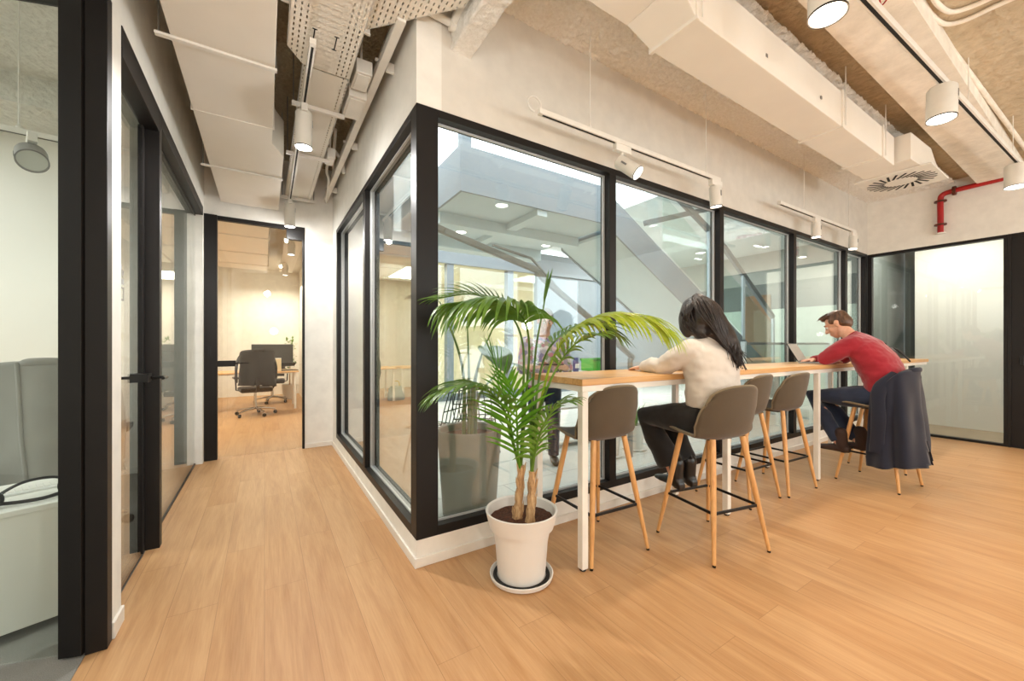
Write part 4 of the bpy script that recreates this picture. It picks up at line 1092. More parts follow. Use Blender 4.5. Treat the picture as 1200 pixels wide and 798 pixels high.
# trousers with wide hems
b = MB()
b.loft([(Q(0, -0.03, 0.715), Q(0.165, 0, 0), Q(0, 0.115, 0)), (Q(0, -0.03, 0.78), Q(0.178, 0, 0), Q(0, 0.125, 0)), (Q(0, -0.025, 0.88), Q(0.160, 0, 0), Q(0, 0.112, 0)), (Q(0, -0.02, 0.915), Q(0.15, 0, 0), Q(0, 0.105, 0))])
for G in (LEG_L, LEG_R):
    d = (G[2] - G[1]).normalized()
    hem = G[2] + Q(-0.005, 0.0, 0.02)
    b.tube([G[0] + Q(0, -0.03, 0.01), G[0].lerp(G[1], 0.5) + Q(0, 0, 0.005), G[1] + Q(0, 0.0, -0.01), G[1].lerp(hem, 0.45) + Q(0, 0.015, 0), hem], [0.108, 0.094, 0.074, 0.078, 0.088], 18)
b.remesh('trousers', M['black_cloth'], W, 0.009, 5, 0.004)
for G in (LEG_L, LEG_R):
    a = G[3]
    b = MB(); b.tube([a + Q(0, 0.0, 0.10), a, a + Q(0, -0.008, -0.03)], [0.050, 0.044, 0.042], 16, dome=True)
    b.loft([(a + Q(0, -0.05, -0.035), Q(0.026, 0, 0), Q(0, 0, 0.026)), (a + Q(0, -0.03, -0.03), Q(0.036, 0, 0), Q(0, 0, 0.035)), (a + Q(0, 0.05, -0.028), Q(0.040, 0, 0), Q(0, 0, 0.034)), (a + Q(-0.004, 0.12, -0.036), Q(0.042, 0, 0), Q(0, 0, 0.024)), (a + Q(-0.006, 0.175, -0.042), Q(0.028, 0, 0), Q(0, 0, 0.015)), (a + Q(-0.007, 0.19, -0.044), Q(0.014, 0, 0), Q(0, 0, 0.010))], 16)
    b.box(a.x - 0.026, a.x + 0.026, a.y - 0.055, a.y - 0.005, a.z - 0.067, a.z - 0.03)
    b.remesh('boot', M['leather'], W, 0.006, 2)
# hair: a full cap with side curtains and long wavy locks falling behind the right shoulder
HP = lambda x, y, z: hd + hm @ V((x, y, z))
m4 = hm.to_4x4()
b = MB()
b.ell(HP(0, -0.022, 0.034), (0.098, 0.112, 0.104), m4); b.ell(HP(0, -0.055, -0.025), (0.096, 0.085, 0.11), m4)
for s_ in (-1, 1):
    b.ell(HP(s_ * 0.074, 0.010, -0.035), (0.034, 0.072, 0.098), m4)
    b.ell(HP(s_ * 0.070, 0.048, -0.050), (0.026, 0.046, 0.085), m4)
b.ell(Q(-0.045, 0.025, 1.335), (0.060, 0.055, 0.06)); b.ell(Q(0.03, 0.0, 1.335), (0.085, 0.060, 0.08))
tailp = [HP(0.02, -0.09, -0.02), Q(0.055, -0.030, 1.345), Q(0.080, -0.065, 1.27), Q(0.098, -0.095, 1.19), Q(0.110, -0.108, 1.115)]
b.tube(spline(tailp, 16), [0.085, 0.085, 0.084, 0.082, 0.080, 0.078, 0.076, 0.073, 0.070, 0.066, 0.062, 0.056, 0.050, 0.043, 0.035, 0.025, 0.012], 16, flat=((0, 1, 0), 0.5), dome=True)
b.remesh('hair', M['hair_dark'], W, 0.007, 8, 0.0035)
b = MB()
for k in range(120):
    a = random.uniform(-1.0, 1.0)
    st = HP(a * 0.060, -0.03 + random.uniform(-0.05, 0.05), 0.128 - 0.03 * a * a)
    sd = math.copysign(1, a)
    m1 = HP(a * 0.098, -0.075 - 0.055 * (1 - a * a), 0.05)
    m2 = HP(a * 0.100 + 0.005, -0.085 - 0.06 * (1 - a * a), -0.055)
    t_ = (a + 1) / 2
    if a < -0.45 and random.random() < 0.75:
        m1 = HP(-0.106, -0.05 + random.uniform(-0.04, 0.06), 0.03); m2 = HP(-0.104, -0.03 + random.uniform(-0.02, 0.07), -0.06)
        e = Q(-0.075 + random.gauss(0, 0.015), 0.01 + random.gauss(0, 0.02), random.uniform(1.29, 1.33)); pts_ = [st, m1, m2, e]
    else:
        m3_ = Q(0.035 + a * 0.075, -0.085, 1.30); e = Q(0.105 + random.gauss(0, 0.035), -0.125 + random.gauss(0, 0.010), random.uniform(1.09, 1.20)); pts_ = [st, m1, m2, m3_, e]
    P = spline(pts_, 22); ph = random.uniform(0, 6)
    P = [p + Q(0.011 * math.sin(i * 0.62 + ph), 0.004 * math.cos(i * 0.6 + ph), 0) * (i / 22) for i, p in enumerate(P)]
    b.tube(P, [0.0062 * (1 - 0.72 * (i / 22) ** 1.5) for i in range(23)], 5)
b.build('hair_locks', M['hair_dark'], W, smooth=180)

# ---- man in the red jumper
MO = (4.715, 1.245, 0)
W = thing('person', 'short-haired person in crimson jumper and jeans leaning on the table over a laptop', 'person', MO, 0)
loc_build(W)
hd = Q(0.06, 0.315, 1.455)
hm = (Matrix.Rotation(0.10, 3, 'Z') @ Matrix.Rotation(-0.55, 3, 'X'))
ARM_L = [Q(-0.185, 0.16, 1.25), Q(-0.235, 0.315, 1.112), Q(0.01, 0.345, 1.098)]
ARM_R = [Q(0.21, 0.17, 1.245), Q(0.27, 0.36, 1.105), Q(0.02, 0.50, 1.095)]
LEG_L = [Q(-0.095, -0.02, 0.775), Q(-0.105, 0.47, 0.745), Q(-0.155, 0.24, 0.36), Q(-0.16, 0.21, 0.305)]
LEG_R = [Q(0.095, -0.02, 0.775), Q(0.11, 0.47, 0.745), Q(0.06, 0.17, 0.37), Q(0.05, 0.13, 0.31)]
SPINE = [Q(0, -0.05, 0.73), Q(0, -0.06, 0.80), Q(0, -0.055, 0.93), Q(0, 0.005, 1.08), Q(0.01, 0.10, 1.21), Q(0.015, 0.175, 1.29)]
def ring(c, w, dp, tilt): return (c, Q(w, 0, 0), Q(0, dp * math.cos(tilt), -dp * math.sin(tilt)))
b = MB()
b.loft([ring(SPINE[0], 0.15, 0.10, 0), ring(SPINE[1], 0.16, 0.105, 0), ring(SPINE[2], 0.145, 0.095, 0.1), ring(SPINE[3], 0.165, 0.105, 0.45), ring(SPINE[4], 0.175, 0.09, 0.75), ring(SPINE[5], 0.08, 0.06, 0.8)])
b.tube([Q(0.01, 0.16, 1.27), Q(0.03, 0.215, 1.345), hd + Q(-0.005, -0.03, -0.04)], [0.062, 0.058, 0.058], 14)
add_head(b, hd, hm, 1.04)
for A in (ARM_L, ARM_R):
    b.tube([A[0].lerp(A[1], 0.12), A[0].lerp(A[1], 0.5), A[1], A[1].lerp(A[2], 0.4), A[2]], [0.042, 0.044, 0.040, 0.038, 0.028], 14, dome=True)
add_hand(b, ARM_L[2] + Q(0.01, 0, 0), Q(1, 0.12, -0.08), Q(0, 0, 1), 1, 1.0, 0.3)
add_hand(b, ARM_R[2] + Q(-0.01, 0.005, 0.002), Q(-0.75, 0.5, -0.10), Q(0, 0, 1), -1, 1.0, 0.35)
for G in (LEG_L, LEG_R):
    b.tube([G[0], G[0].lerp(G[1], 0.5), G[1], G[1].lerp(G[2], 0.35), G[2], G[3] + Q(0, 0, -0.02)], [0.092, 0.080, 0.060, 0.056, 0.040, 0.038], 16, dome=True)
b.remesh('body', M['skin'], W, 0.0065, 3)
face_bits(W, hd, hm, 1.04, 'hair_brown', W)
# jumper
b = MB()
b.loft([ring(Q(0, -0.06, 0.79), 0.185, 0.132, 0), ring(Q(0, -0.065, 0.85), 0.205, 0.148, 0), ring(Q(0, -0.05, 0.95), 0.205, 0.150, 0.15), ring(Q(0, 0.005, 1.08), 0.215, 0.152, 0.45), ring(Q(0.008, 0.085, 1.20), 0.228, 0.132, 0.75), ring(Q(0.012, 0.155, 1.278), 0.165, 0.095, 0.85), ring(Q(0.02, 0.195, 1.33), 0.074, 0.070, 0.75)])
b.tube([ARM_L[0] + Q(0.04, -0.02, 0), ARM_L[0].lerp(ARM_L[1], 0.5), ARM_L[1] + Q(0, 0, 0.005), ARM_L[1].lerp(ARM_L[2], 0.5) + Q(0, 0, 0.008), ARM_L[2] + Q(-0.02, 0, 0.006)], [0.090, 0.080, 0.066, 0.058, 0.042], 16, dome=True)
b.tube([ARM_R[0] + Q(-0.04, -0.02, 0), ARM_R[0].lerp(ARM_R[1], 0.5), ARM_R[1] + Q(0, 0, 0.005), ARM_R[1].lerp(ARM_R[2], 0.5) + Q(0, 0, 0.008), ARM_R[2] + Q(0.02, 0, 0.006)], [0.090, 0.080, 0.066, 0.058, 0.042], 16, dome=True)
b.remesh('jumper', M['sweater'], W, 0.0085, 7, 0.007)
b = MB(); b.loft([ring(Q(0.02, 0.188, 1.318), 0.070, 0.068, 0.75), ring(Q(0.024, 0.204, 1.338), 0.066, 0.064, 0.75), ring(Q(0.024, 0.204, 1.339), 0.060, 0.058, 0.75)], 24); b.build('neckband', M['sweater'], W, smooth=60)
# jeans
b = MB()
b.loft([(Q(0, -0.05, 0.715), Q(0.168, 0, 0), Q(0, 0.118, 0)), (Q(0, -0.06, 0.79), Q(0.178, 0, 0), Q(0, 0.124, 0)), (Q(0, -0.065, 0.88), Q(0.165, 0, 0), Q(0, 0.112, 0))])
for G in (LEG_L, LEG_R):
    b.tube([G[0] + Q(0, -0.03, 0.005), G[0].lerp(G[1], 0.5), G[1], G[1].lerp(G[2], 0.45), G[2] + Q(0, 0, -0.01)], [0.104, 0.090, 0.071, 0.066, 0.056], 18)
b.remesh('jeans', M['denim'], W, 0.009, 4, 0.003)
for G in (LEG_L, LEG_R):
    a = G[3]
    b = MB(); b.tube([a + Q(0, 0.01, 0.12), a, a + Q(0, -0.008, -0.02)], [0.052, 0.046, 0.042], 16, dome=True)
    b.loft([(a + Q(0, -0.06, -0.025), Q(0.026, 0, 0), Q(0, 0, 0.024)), (a + Q(0, -0.03, -0.020), Q(0.040, 0, 0), Q(0, 0, 0.036)), (a + Q(0, 0.06, -0.02), Q(0.044, 0, 0), Q(0, 0, 0.034)), (a + Q(-0.004, 0.15, -0.03), Q(0.048, 0, 0), Q(0, 0, 0.024)), (a + Q(-0.004, 0.205, -0.036), Q(0.030, 0, 0), Q(0, 0, 0.016))], 16)
    b.remesh('shoe', M['brown_leather'], W, 0.006, 2)
# short hair
HP = lambda x, y, z: hd + hm @ (V((x, y, z)) * 1.04)
b = MB()
b.ell(HP(0, -0.022, 0.045), (0.083, 0.098, 0.086), hm.to_4x4()); b.ell(HP(0, -0.052, 0.000), (0.080, 0.066, 0.085), hm.to_4x4())
b.ell(HP(0.01, 0.045, 0.094), (0.062, 0.052, 0.030), hm.to_4x4())
for s in (-1, 1): b.ell(HP(s * 0.070, 0.012, 0.035), (0.013, 0.034, 0.030), hm.to_4x4())
b.remesh('hair', M['hair_brown'], W, 0.006, 3, 0.004)
b = MB()
for k in range(70):
    a = random.uniform(-0.07, 0.07); y = random.uniform(-0.08, 0.07)
    p = HP(a, y, 0.118 - 6.5 * a * a - 4.0 * y * y * (1 if y < 0 else 0.3))
    b.tube([p, p + hm @ V((0.004, 0.022, 0.012)), p + hm @ V((random.uniform(-0.01, 0.012), 0.044, 0.006))], [0.006, 0.005, 0.001], 5)
b.build('fringe', M['hair_brown'], W, smooth=180)
# ------------------------------------------------------------------ courtyard behind the glass
def SB(name, mat, *boxes, **kw): return S(name, mat, *boxes, **kw)
# upper-floor slab with its cladding
SB('wall_slab_fascia', M['fascia'], (1.86, 4.25, 3.97, 4.0, 2.955, 3.47), (1.83, 1.86, 3.97, 6.2, 2.955, 3.47))
SB('ceiling_slab_soffit', M['soffit'], (1.86, 4.25, 4.0, 6.2, 2.96, 3.40))
SB('trim_7', M['soffit'], (1.9, 4.25, 4.75, 4.95, 2.82, 2.96), (1.9, 4.25, 5.75, 6.0, 2.78, 2.96), (2.9, 3.05, 4.0, 6.2, 2.88, 2.96))
SB('trim_8', M['fascia'], (1.86, 1.98, 4.0, 4.1, 3.47, 4.6))
# pale ceiling over the far half
SB('ceiling_courtyard', M['pale_ceiling'], (5.6, 12.0, YF + 0.12, 8.4, 3.75, 3.9))
SB('wall_courtyard_far', simple('grey_panel', lin(176, 178, 170), 0.7), (11.5, 11.6, YF + 0.1, 8.4, 2.9, 3.9))
SB('wall_courtyard_far_base', M['dark_wall'], (11.5, 11.6, YF + 0.1, 8.4, 2.2, 2.9))
SB('wall_courtyard_far_panel', M['brown_wall'], (11.45, 11.5, 5.2, 5.9, 0, 2.6), (11.45, 11.5, 3.0, 3.3, 0, 2.6))
SB('wall_courtyard_far_glass', simple('pale_green_glazing', lin(196, 210, 196), 0.3), (11.5, 11.6, YF + 0.1, 8.4, 0, 2.2))
# opposite facade with lit windows
SB('wall_opposite', M['fascia'], (0.87, 12.0, 8.15, 8.3, 3.08, 3.6), (0.6, 2.25, 8.15, 8.3, 3.6, 6.0), (0.87, 12.0, 8.15, 8.3, 0, 0.12), (5.9, 12.0, 8.15, 8.3, 0.12, 3.08))  # tall left end added to hide bright sky behind the corner panes
SB('trim_9', M['fascia'], (0.87, 12.0, 8.08, 8.15, 3.05, 3.14), (0.87, 5.9, 8.1, 8.15, 0.10, 0.16))
w5 = sroot('window_5', (3.4, 8.2, 0))
for x in (1.35, 3.42, 5.0): bx(w5, 'mullion', M['fascia'], (x, x + 0.16, 8.12, 8.28, 0.16, 3.06))
bx(w5, 'pane', M['glass'], (0.87, 5.9, 8.2, 8.21, 0.16, 3.06))
SB('wall_opposite_room', M['yellow_wall'], (0.8, 6.0, 11.1, 11.2, 0, 3.1), (5.95, 6.05, 8.3, 11.1, 0, 3.1))
SB('ceiling_opposite_room', M['yellow_wall'], (0.8, 6.05, 8.3, 11.2, 3.08, 3.18))

# stair flight with solid stringer, seen side on
def zs(x): return 3.27 - 0.56 * (x - 4.30)
r = thing('staircase', 'pale steel staircase with solid stringers descending across the courtyard', 'staircase', (6.5, 4.5, 0))
for y0 in (3.97, 5.15):
    b = MB(); pl = [(4.25, zs(4.25) + 0.03), (9.15, zs(9.15) + 0.03), (9.15, max(0.0, zs(9.15) - 0.50)), (4.25, zs(4.25) - 0.46)]
    m = Matrix(((1, 0, 0, 0), (0, 0, -1, y0 + 0.03), (0, 1, 0, 0), (0, 0, 0, 1)))
    b.prism(pl, 0, 0.03, m); b.build('stringer', M['fascia'], r)
for k in range(17):
    x = 4.4 + k * 0.28
    b = MB(); b.box(x, x + 0.29, 4.0, 5.12, zs(x) - 0.20, zs(x) - 0.16); b.box(x + 0.27, x + 0.29, 4.0, 5.12, zs(x) - 0.34, zs(x) - 0.20); b.build('tread', M['soffit'], r)
b = MB(); pl = [(4.25, zs(4.25) - 0.40), (9.15, zs(9.15) - 0.40), (9.15, zs(9.15) - 0.44), (4.25, zs(4.25) - 0.44)]
b.prism(pl, 0, 1.15, Matrix(((1, 0, 0, 0), (0, 0, -1, 5.15), (0, 1, 0, 0), (0, 0, 0, 1)))); b.build('soffit_plate', M['soffit'], r)
def rail(parent, name, pts, w, h, mat):
    b = MB()
    for p, q in zip(pts, pts[1:]): b.bar(p, q, w, h)
    return b.build(name, mat, parent, bevel=0.004)
rail(r, 'handrail', [(5.2, 3.98, 3.92), (5.64, 3.98, 3.69), (6.55, 3.98, 3.28), (7.07, 3.98, 3.02), (8.88, 3.98, 1.81)], 0.06, 0.10, M['galv'])
rail(r, 'cross_rail', [(4.9, 3.98, 3.10), (6.55, 3.99, 3.62)], 0.05, 0.08, M['galv'])
for x, z0, z1 in ((6.58, 2.0, 3.26), (8.86, 0.5, 1.80), (9.6, 0.0, 1.45), (7.7, 1.35, 2.58)):
    b = MB(); b.box(x - 0.035, x + 0.035, 3.95, 3.99, z0, z1); b.build('post', M['post'], r, bevel=0.003)
for x0, x1 in ((5.3, 6.5), (6.66, 7.62), (7.78, 8.8)):
    b = MB(); b.prism([(x0, zs(x0) + 0.06), (x1, zs(x1) + 0.06), (x1, zs(x1) + 0.92), (x0, zs(x0) + 0.92)], 0, 0.012, Matrix(((1, 0, 0, 0), (0, 0, -1, 3.965), (0, 1, 0, 0), (0, 0, 0, 1))))
    b.build('glass_panel', M['glass_green'], r)
# second, lower run with galvanised handrail seen through the first pane
r = thing('stair_handrail', 'grey galvanised handrail sloping down behind the first tall pane', 'handrail', (2.2, 3.0, 0))
rail(r, 'top_rail', [(0.95, 3.0, 2.26), (1.23, 3.0, 2.18), (2.17, 3.0, 1.95), (2.24, 3.0, 1.88), (2.83, 3.0, 1.53), (3.5, 3.0, 1.10)], 0.045, 0.05, M['galv'])
rail(r, 'upper_rail', [(1.70, 3.02, 2.13), (2.12, 3.02, 2.06), (2.45, 3.02, 1.79)], 0.02, 0.02, M['galv'])
for x, z in ((1.0, 2.2), (3.45, 1.1)):
    b = MB(); b.box(x - 0.02, x + 0.02, 2.98, 3.02, 0, z); b.build('post', M['galv'], r)
r = thing('glass_balustrade', 'pale green glass balustrade standing beyond the far panes', 'balustrade', (8.3, 3.3, 0))
b = MB(); b.box(6.4, 9.6, 3.29, 3.305, 0.10, 1.25); b.build('glass_sheet', M['glass_green'], r)
for x in (6.4, 8.0, 9.6):
    b = MB(); b.box(x - 0.025, x + 0.025, 3.26, 3.33, 0, 1.30); b.build('post', M['post'], r, bevel=0.003)
b = MB(); b.box(6.38, 9.62, 3.27, 3.32, 1.25, 1.29); b.build('rail', M['galv'], r, bevel=0.003)

def downlight(label, x, y, z, rect=False):
    r = thing('downlight', label, 'downlight', (x, y, z))
    b = MB()
    if rect:
        b.box(-0.16, 0.16, -0.05, 0.05, -0.012, 0.0); b.build('trim_ring', M['white'], r, world=False)
        b = MB(); b.box(-0.145, 0.145, -0.038, 0.038, -0.014, -0.0125); b.build('lens', M['lamp_cool'], r, world=False)
    else:
        b.lathe([(0.075, 0), (0.09, -0.004), (0.09, 0.0)], n=28); b.build('trim_ring', M['white'], r, smooth=40, world=False)
        b = MB(); b.lathe([(0.001, -0.003), (0.075, -0.003)], n=28); b.build('lens', M['lamp_cool'], r, world=False)
downlight('lit round downlight in the courtyard soffit, left, seen above the palm', 2.52, 5.45, 2.958)
downlight('lit round downlight in the courtyard soffit, right, in the first pane', 4.1, 5.40, 2.958)
for px, py, lab in ((888, 288, 'lit strip downlight seen through the third pane'), (945, 298, 'lit strip downlight seen through the fourth pane'), (818, 303, 'lit strip downlight seen low in the second pane, upper one'), (806, 316, 'lit strip downlight seen low in the second pane, lower one')):
    a, bb = (px - 600) / FPX, (HORIZ - py) / FPX
    t = (3.745 - CAMH) / bb
    x, y = t * (SN + CS * a), t * (CS - SN * a)
    if y < 8 and x < 11.4: downlight(lab, x, y, 3.745, True)

# planter with broad-leaved plant behind the first pane
def broad_plant(label, loc, hgt, pr, ph, leaves, mat):
    r = thing('potted_plant', label, 'potted plant', loc)
    b = MB(); b.lathe([(0.01, 0), (pr * 0.82, 0), (pr, ph), (pr * 0.97, ph + 0.012), (pr * 0.92, ph), (pr * 0.90, ph - 0.05)], n=36); b.build('planter', M['pot_grey'], r, smooth=35, world=False)
    b = MB(); b.lathe([(0.001, ph - 0.045), (pr * 0.905, ph - 0.05)], n=36); b.build('soil', M['soil'], r, world=False)
    for k, (a, hh, out, s, rot) in enumerate(leaves):
        d = V((math.cos(a), math.sin(a), 0))
        P = spline([V((0, 0, ph - 0.06)) + d * 0.04, V((0, 0, ph + hh * 0.5)) + d * out * 0.25, V((0, 0, ph + hh)) + d * out], 14)
        b = MB(); b.tube(P, [0.016 - 0.0008 * i for i in range(15)], 8); b.build('stalk', M['stem'], r, smooth=60, world=False)
        tip = P[-1]; T = (d * math.cos(rot) + V((0, 0, math.sin(rot)))).normalized(); sd = T.cross(V((0, 0, 1))).normalized(); nn = sd.cross(T)
        def lf(i, j):
            u = i * 2 - 1
            w = s * 0.36 * math.sin(min(1, j * 1.02) * PI) ** 0.75
            return tip + T * (j * s) + sd * (u * w) + nn * (abs(u) * w * 0.25) - V((0, 0, 1)) * (j * j * s * 0.35)
        b = MB(); b.grid(lf, 8, 14); b.build('leaf', mat, r, smooth=180, world=False, fix=False)
    return r
broad_plant('big grey planter with broad-leaved plant outside the first tall pane', (1.30, 2.66, 0.0), 1.0, 0.24, 0.62, [(2.6, 0.95, 0.22, 0.30, 0.4), (0.2, 0.85, 0.28, 0.34, 0.2), (-1.6, 0.62, 0.25, 0.32, -0.2), (1.2, 0.8, 0.2, 0.3, 0.6), (-0.4, 0.5, 0.3, 0.3, -0.5)], M['leaf_d'])
for x, y, lab, s in ((3.3, 3.15, 'white pot with a small aloe plant outside under the table, left one', 0.11), (3.75, 3.2, 'white pot with a small plant outside under the table, right one', 0.12)):
    r = thing('potted_plant', lab, 'potted plant', (x, y, 0))
    b = MB(); b.lathe([(0.01, 0.012), (s * 0.8, 0.012), (s, 0.30), (s * 0.92, 0.30), (s * 0.9, 0.26)], n=28); b.build('pot', M['pot'], r, smooth=35, world=False)
    b = MB(); b.lathe([(0.001, 0.0), (s * 1.15, 0.0), (s * 1.25, 0.02), (s * 1.1, 0.02), (0.001, 0.011)], n=28); b.build('saucer', M['pot'], r, smooth=35, world=False)
    b = MB(); b.lathe([(0.001, 0.265), (s * 0.91, 0.265)], n=28); b.build('soil', M['soil'], r, world=False)
    for k in range(7):
        a = k * 0.9 + x; d = V((math.cos(a), math.sin(a), 0))
        P = spline([d * 0.02 + V((0, 0, 0.26)), d * 0.06 + V((0, 0, 0.42)), d * 0.13 + V((0, 0, 0.50 + 0.03 * (k % 3)))], 8)
        b = MB(); b.tube(P, [0.014, 0.015, 0.014, 0.013, 0.011, 0.009, 0.007, 0.004, 0.001], 6, flat=((d.x, d.y, 0), 0.4)); b.build('leaf', M['leaf_b'], r, smooth=60, world=False)

# display shelf with packets and a green crate
r = thing('shelf_unit', 'low white shelf with packets standing in the courtyard behind the glass', 'shelf', (3.55, 3.85, 0))
b = MB()
for z in (0.05, 0.46, 0.88): b.box(-0.75, 0.55, -0.16, 0.16, z, z + 0.025)
b.build('shelf_board', M['white'], r, bevel=0.002, world=False)
b = MB()
for x in (-0.75, 0.53): b.box(x, x + 0.02, -0.16, 0.16, 0, 0.905)
b.build('side_panel', M['white'], r, bevel=0.002, world=False)
cr = tag(MB().build('x', M['white']) if False else thing('crate', 'x', 'crate', (3.80, 3.85, 0.905)), 'bright green crate on the courtyard shelf beyond the woman\'s hand', 'crate')
b = MB(); b.box(-0.20, 0.20, -0.12, 0.12, 0, 0.012); b.box(-0.20, 0.20, -0.12, -0.108, 0.012, 0.16); b.box(-0.20, 0.20, 0.108, 0.12, 0.012, 0.16); b.box(-0.20, -0.188, -0.108, 0.108, 0.012, 0.16); b.box(0.188, 0.20, -0.108, 0.108, 0.012, 0.16)
b.build('crate_body', simple('green_plastic', lin(70, 176, 60), 0.45), cr, bevel=0.004, world=False)
b = MB(); b.box(-0.21, 0.21, -0.13, -0.121, 0.13, 0.165); b.box(-0.21, 0.21, 0.121, 0.13, 0.13, 0.165); b.build('rim', simple('dark_green_plastic', lin(46, 130, 44), 0.45), cr, world=False)
pcs = [(2.92, 'small red packet on the courtyard shelf, leftmost', (186, 40, 46), 0.12), (3.02, 'small pale blue packet on the courtyard shelf, second from left', (150, 190, 220), 0.16), (3.12, 'orange packet on the courtyard shelf, third from left', (226, 150, 70), 0.10), (3.26, 'tall pink packet on the courtyard shelf, left of the green crate', (236, 120, 130), 0.22), (3.40, 'tall navy striped packet on the courtyard shelf, touching the green crate side', (60, 70, 130), 0.18)]
for x, lab, c, h in pcs:
    r = thing('packet', lab, 'packet', (x, 3.85, 0.905))
    b = MB(); b.loft([((0, 0, 0), (0.042, 0, 0), (0, 0.03, 0)), ((0, 0, h * 0.5), (0.044, 0, 0), (0, 0.026, 0)), ((0, 0, h * 0.92), (0.044, 0, 0), (0, 0.008, 0)), ((0, 0, h), (0.044, 0, 0), (0, 0.003, 0))], 16); b.build('pouch', simple('packet_%d' % c[0], lin(*c), 0.35), r, smooth=60, world=False)
    b = MB(); b.box(-0.03, 0.03, -0.030, -0.024, h * 0.25, h * 0.55); b.build('front_panel', M['paper'], r, world=False)

# slim wire chairs outside
def wire_chair(label, loc, rz):
    r = thing('wire_chair', label, 'chair', loc, rz, None)
    b = MB()
    for k in range(7):
        x = -0.2 + k * 0.4 / 6
        b.tube(spline([(x, 0.2, 0.44), (x, 0.0, 0.43), (x, -0.18, 0.45), (x * 1.05, -0.24, 0.62), (x * 0.9, -0.28, 0.80)], 14), 0.005, 6)
    for y, z in ((0.2, 0.44), (0.0, 0.43), (-0.18, 0.45), (-0.24, 0.62), (-0.28, 0.80)):
        b.tube([(-0.21, y, z), (0.21, y, z)], 0.006, 6)
    b.build('wire_seat', M['blackmetal'], r, smooth=60, world=False)
    for sx in (-1, 1):
        for sy in (-1, 1):
            b = MB(); b.tube([(sx * 0.17, sy * 0.15, 0.435), (sx * 0.22, sy * 0.22, 0.0)], 0.008, 8); b.build('leg', M['blackmetal'], r, smooth=60, world=False)
wire_chair('black wire chair outside the first pane, left behind the palm', (1.45, 3.75, 0), 0.6)
wire_chair('black wire chair outside behind the empty near bar stool', (2.0, 3.9, 0), -0.7)

# person in a patterned shirt behind the glass
def mk_floral():
    t = NT('floral_shirt'); p = t.pos('obj')
    v = t.n('ShaderNodeTexVoronoi', i_Vector=p, i_Scale=26)
    sp = t.n('ShaderNodeSeparateColor', i_Color=v.outputs['Color'])
    c = t.ramp(sp.outputs[0], [(0.0, lin(226, 214, 214)), (0.35, lin(96, 84, 150)), (0.5, lin(232, 220, 218)), (0.72, lin(196, 96, 130)), (0.86, lin(120, 146, 96))])
    return t.done(t.pbr(Base_Color=c, Roughness=0.8))
M['floral'] = mk_floral()
PO = (2.52, 3.35, 0)
W = thing('person', 'person in a flowery shirt and jeans standing behind the glass, holding a black tablet', 'person', PO, PI - 0.5)
loc_build(W)
hd = Q(0, 0.08, 1.50); hm = Matrix.Rotation(-0.35, 3, 'X')
AL = [Q(-0.19, 0, 1.27), Q(-0.24, 0.02, 1.00), Q(-0.10, 0.26, 1.04)]
AR = [Q(0.19, 0, 1.27), Q(0.24, 0.02, 1.00), Q(0.10, 0.26, 1.04)]
b = MB()
b.loft([(Q(0, 0, 0.78), Q(0.15, 0, 0), Q(0, 0.10, 0)), (Q(0, 0, 0.95), Q(0.14, 0, 0), Q(0, 0.09, 0)), (Q(0, 0, 1.2), Q(0.165, 0, 0), Q(0, 0.1, 0)), (Q(0, 0.01, 1.32), Q(0.08, 0, 0), Q(0, 0.06, 0))])
b.tube([Q(0, 0.01, 1.28), hd + Q(0, -0.03, -0.04)], [0.058, 0.054], 12); add_head(b, hd, hm, 1.0)
for A, s in ((AL, 1), (AR, -1)):
    b.tube([A[0], A[0].lerp(A[1], 0.5), A[1], A[2]], [0.054, 0.046, 0.040, 0.027], 12, dome=True)
    add_hand(b, A[2], Q(-0.25 * (1 if A is AR else -1), 1, 0.05), Q(0, 0, -1), -s, 1.0, 0.35)
for s in (-1, 1): b.tube([Q(s * 0.09, 0, 0.82), Q(s * 0.10, 0.01, 0.46), Q(s * 0.10, -0.01, 0.08)], [0.088, 0.058, 0.04], 14, dome=True)
b.remesh('body', M['skin'], W, 0.008, 3)
face_bits(W, hd, hm, 1.0, 'hair_grey', W)
b = MB()
b.loft([(Q(0, 0, 0.80), Q(0.185, 0, 0), Q(0, 0.125, 0)), (Q(0, 0, 1.0), Q(0.175, 0, 0), Q(0, 0.12, 0)), (Q(0, 0, 1.2), Q(0.195, 0, 0), Q(0, 0.12, 0)), (Q(0, 0.0, 1.29), Q(0.14, 0, 0), Q(0, 0.085, 0)), (Q(0, 0.01, 1.33), Q(0.07, 0, 0), Q(0, 0.065, 0))])
for A in (AL, AR): b.tube([A[0], A[0].lerp(A[1], 0.5), A[1]], [0.072, 0.066, 0.062], 14, dome=True)
b.remesh('shirt', M['floral'], W, 0.011, 5, 0.003)
b = MB(); b.loft([(Q(0, 0, 0.74), Q(0.165, 0, 0), Q(0, 0.112, 0)), (Q(0, 0, 0.9), Q(0.16, 0, 0), Q(0, 0.11, 0))])
for s in (-1, 1): b.tube([Q(s * 0.088, 0, 0.80), Q(s * 0.098, 0.01, 0.46), Q(s * 0.10, -0.01, 0.07)], [0.098, 0.072, 0.058], 14)
b.remesh('jeans', M['denim'], W, 0.011, 4, 0.003)
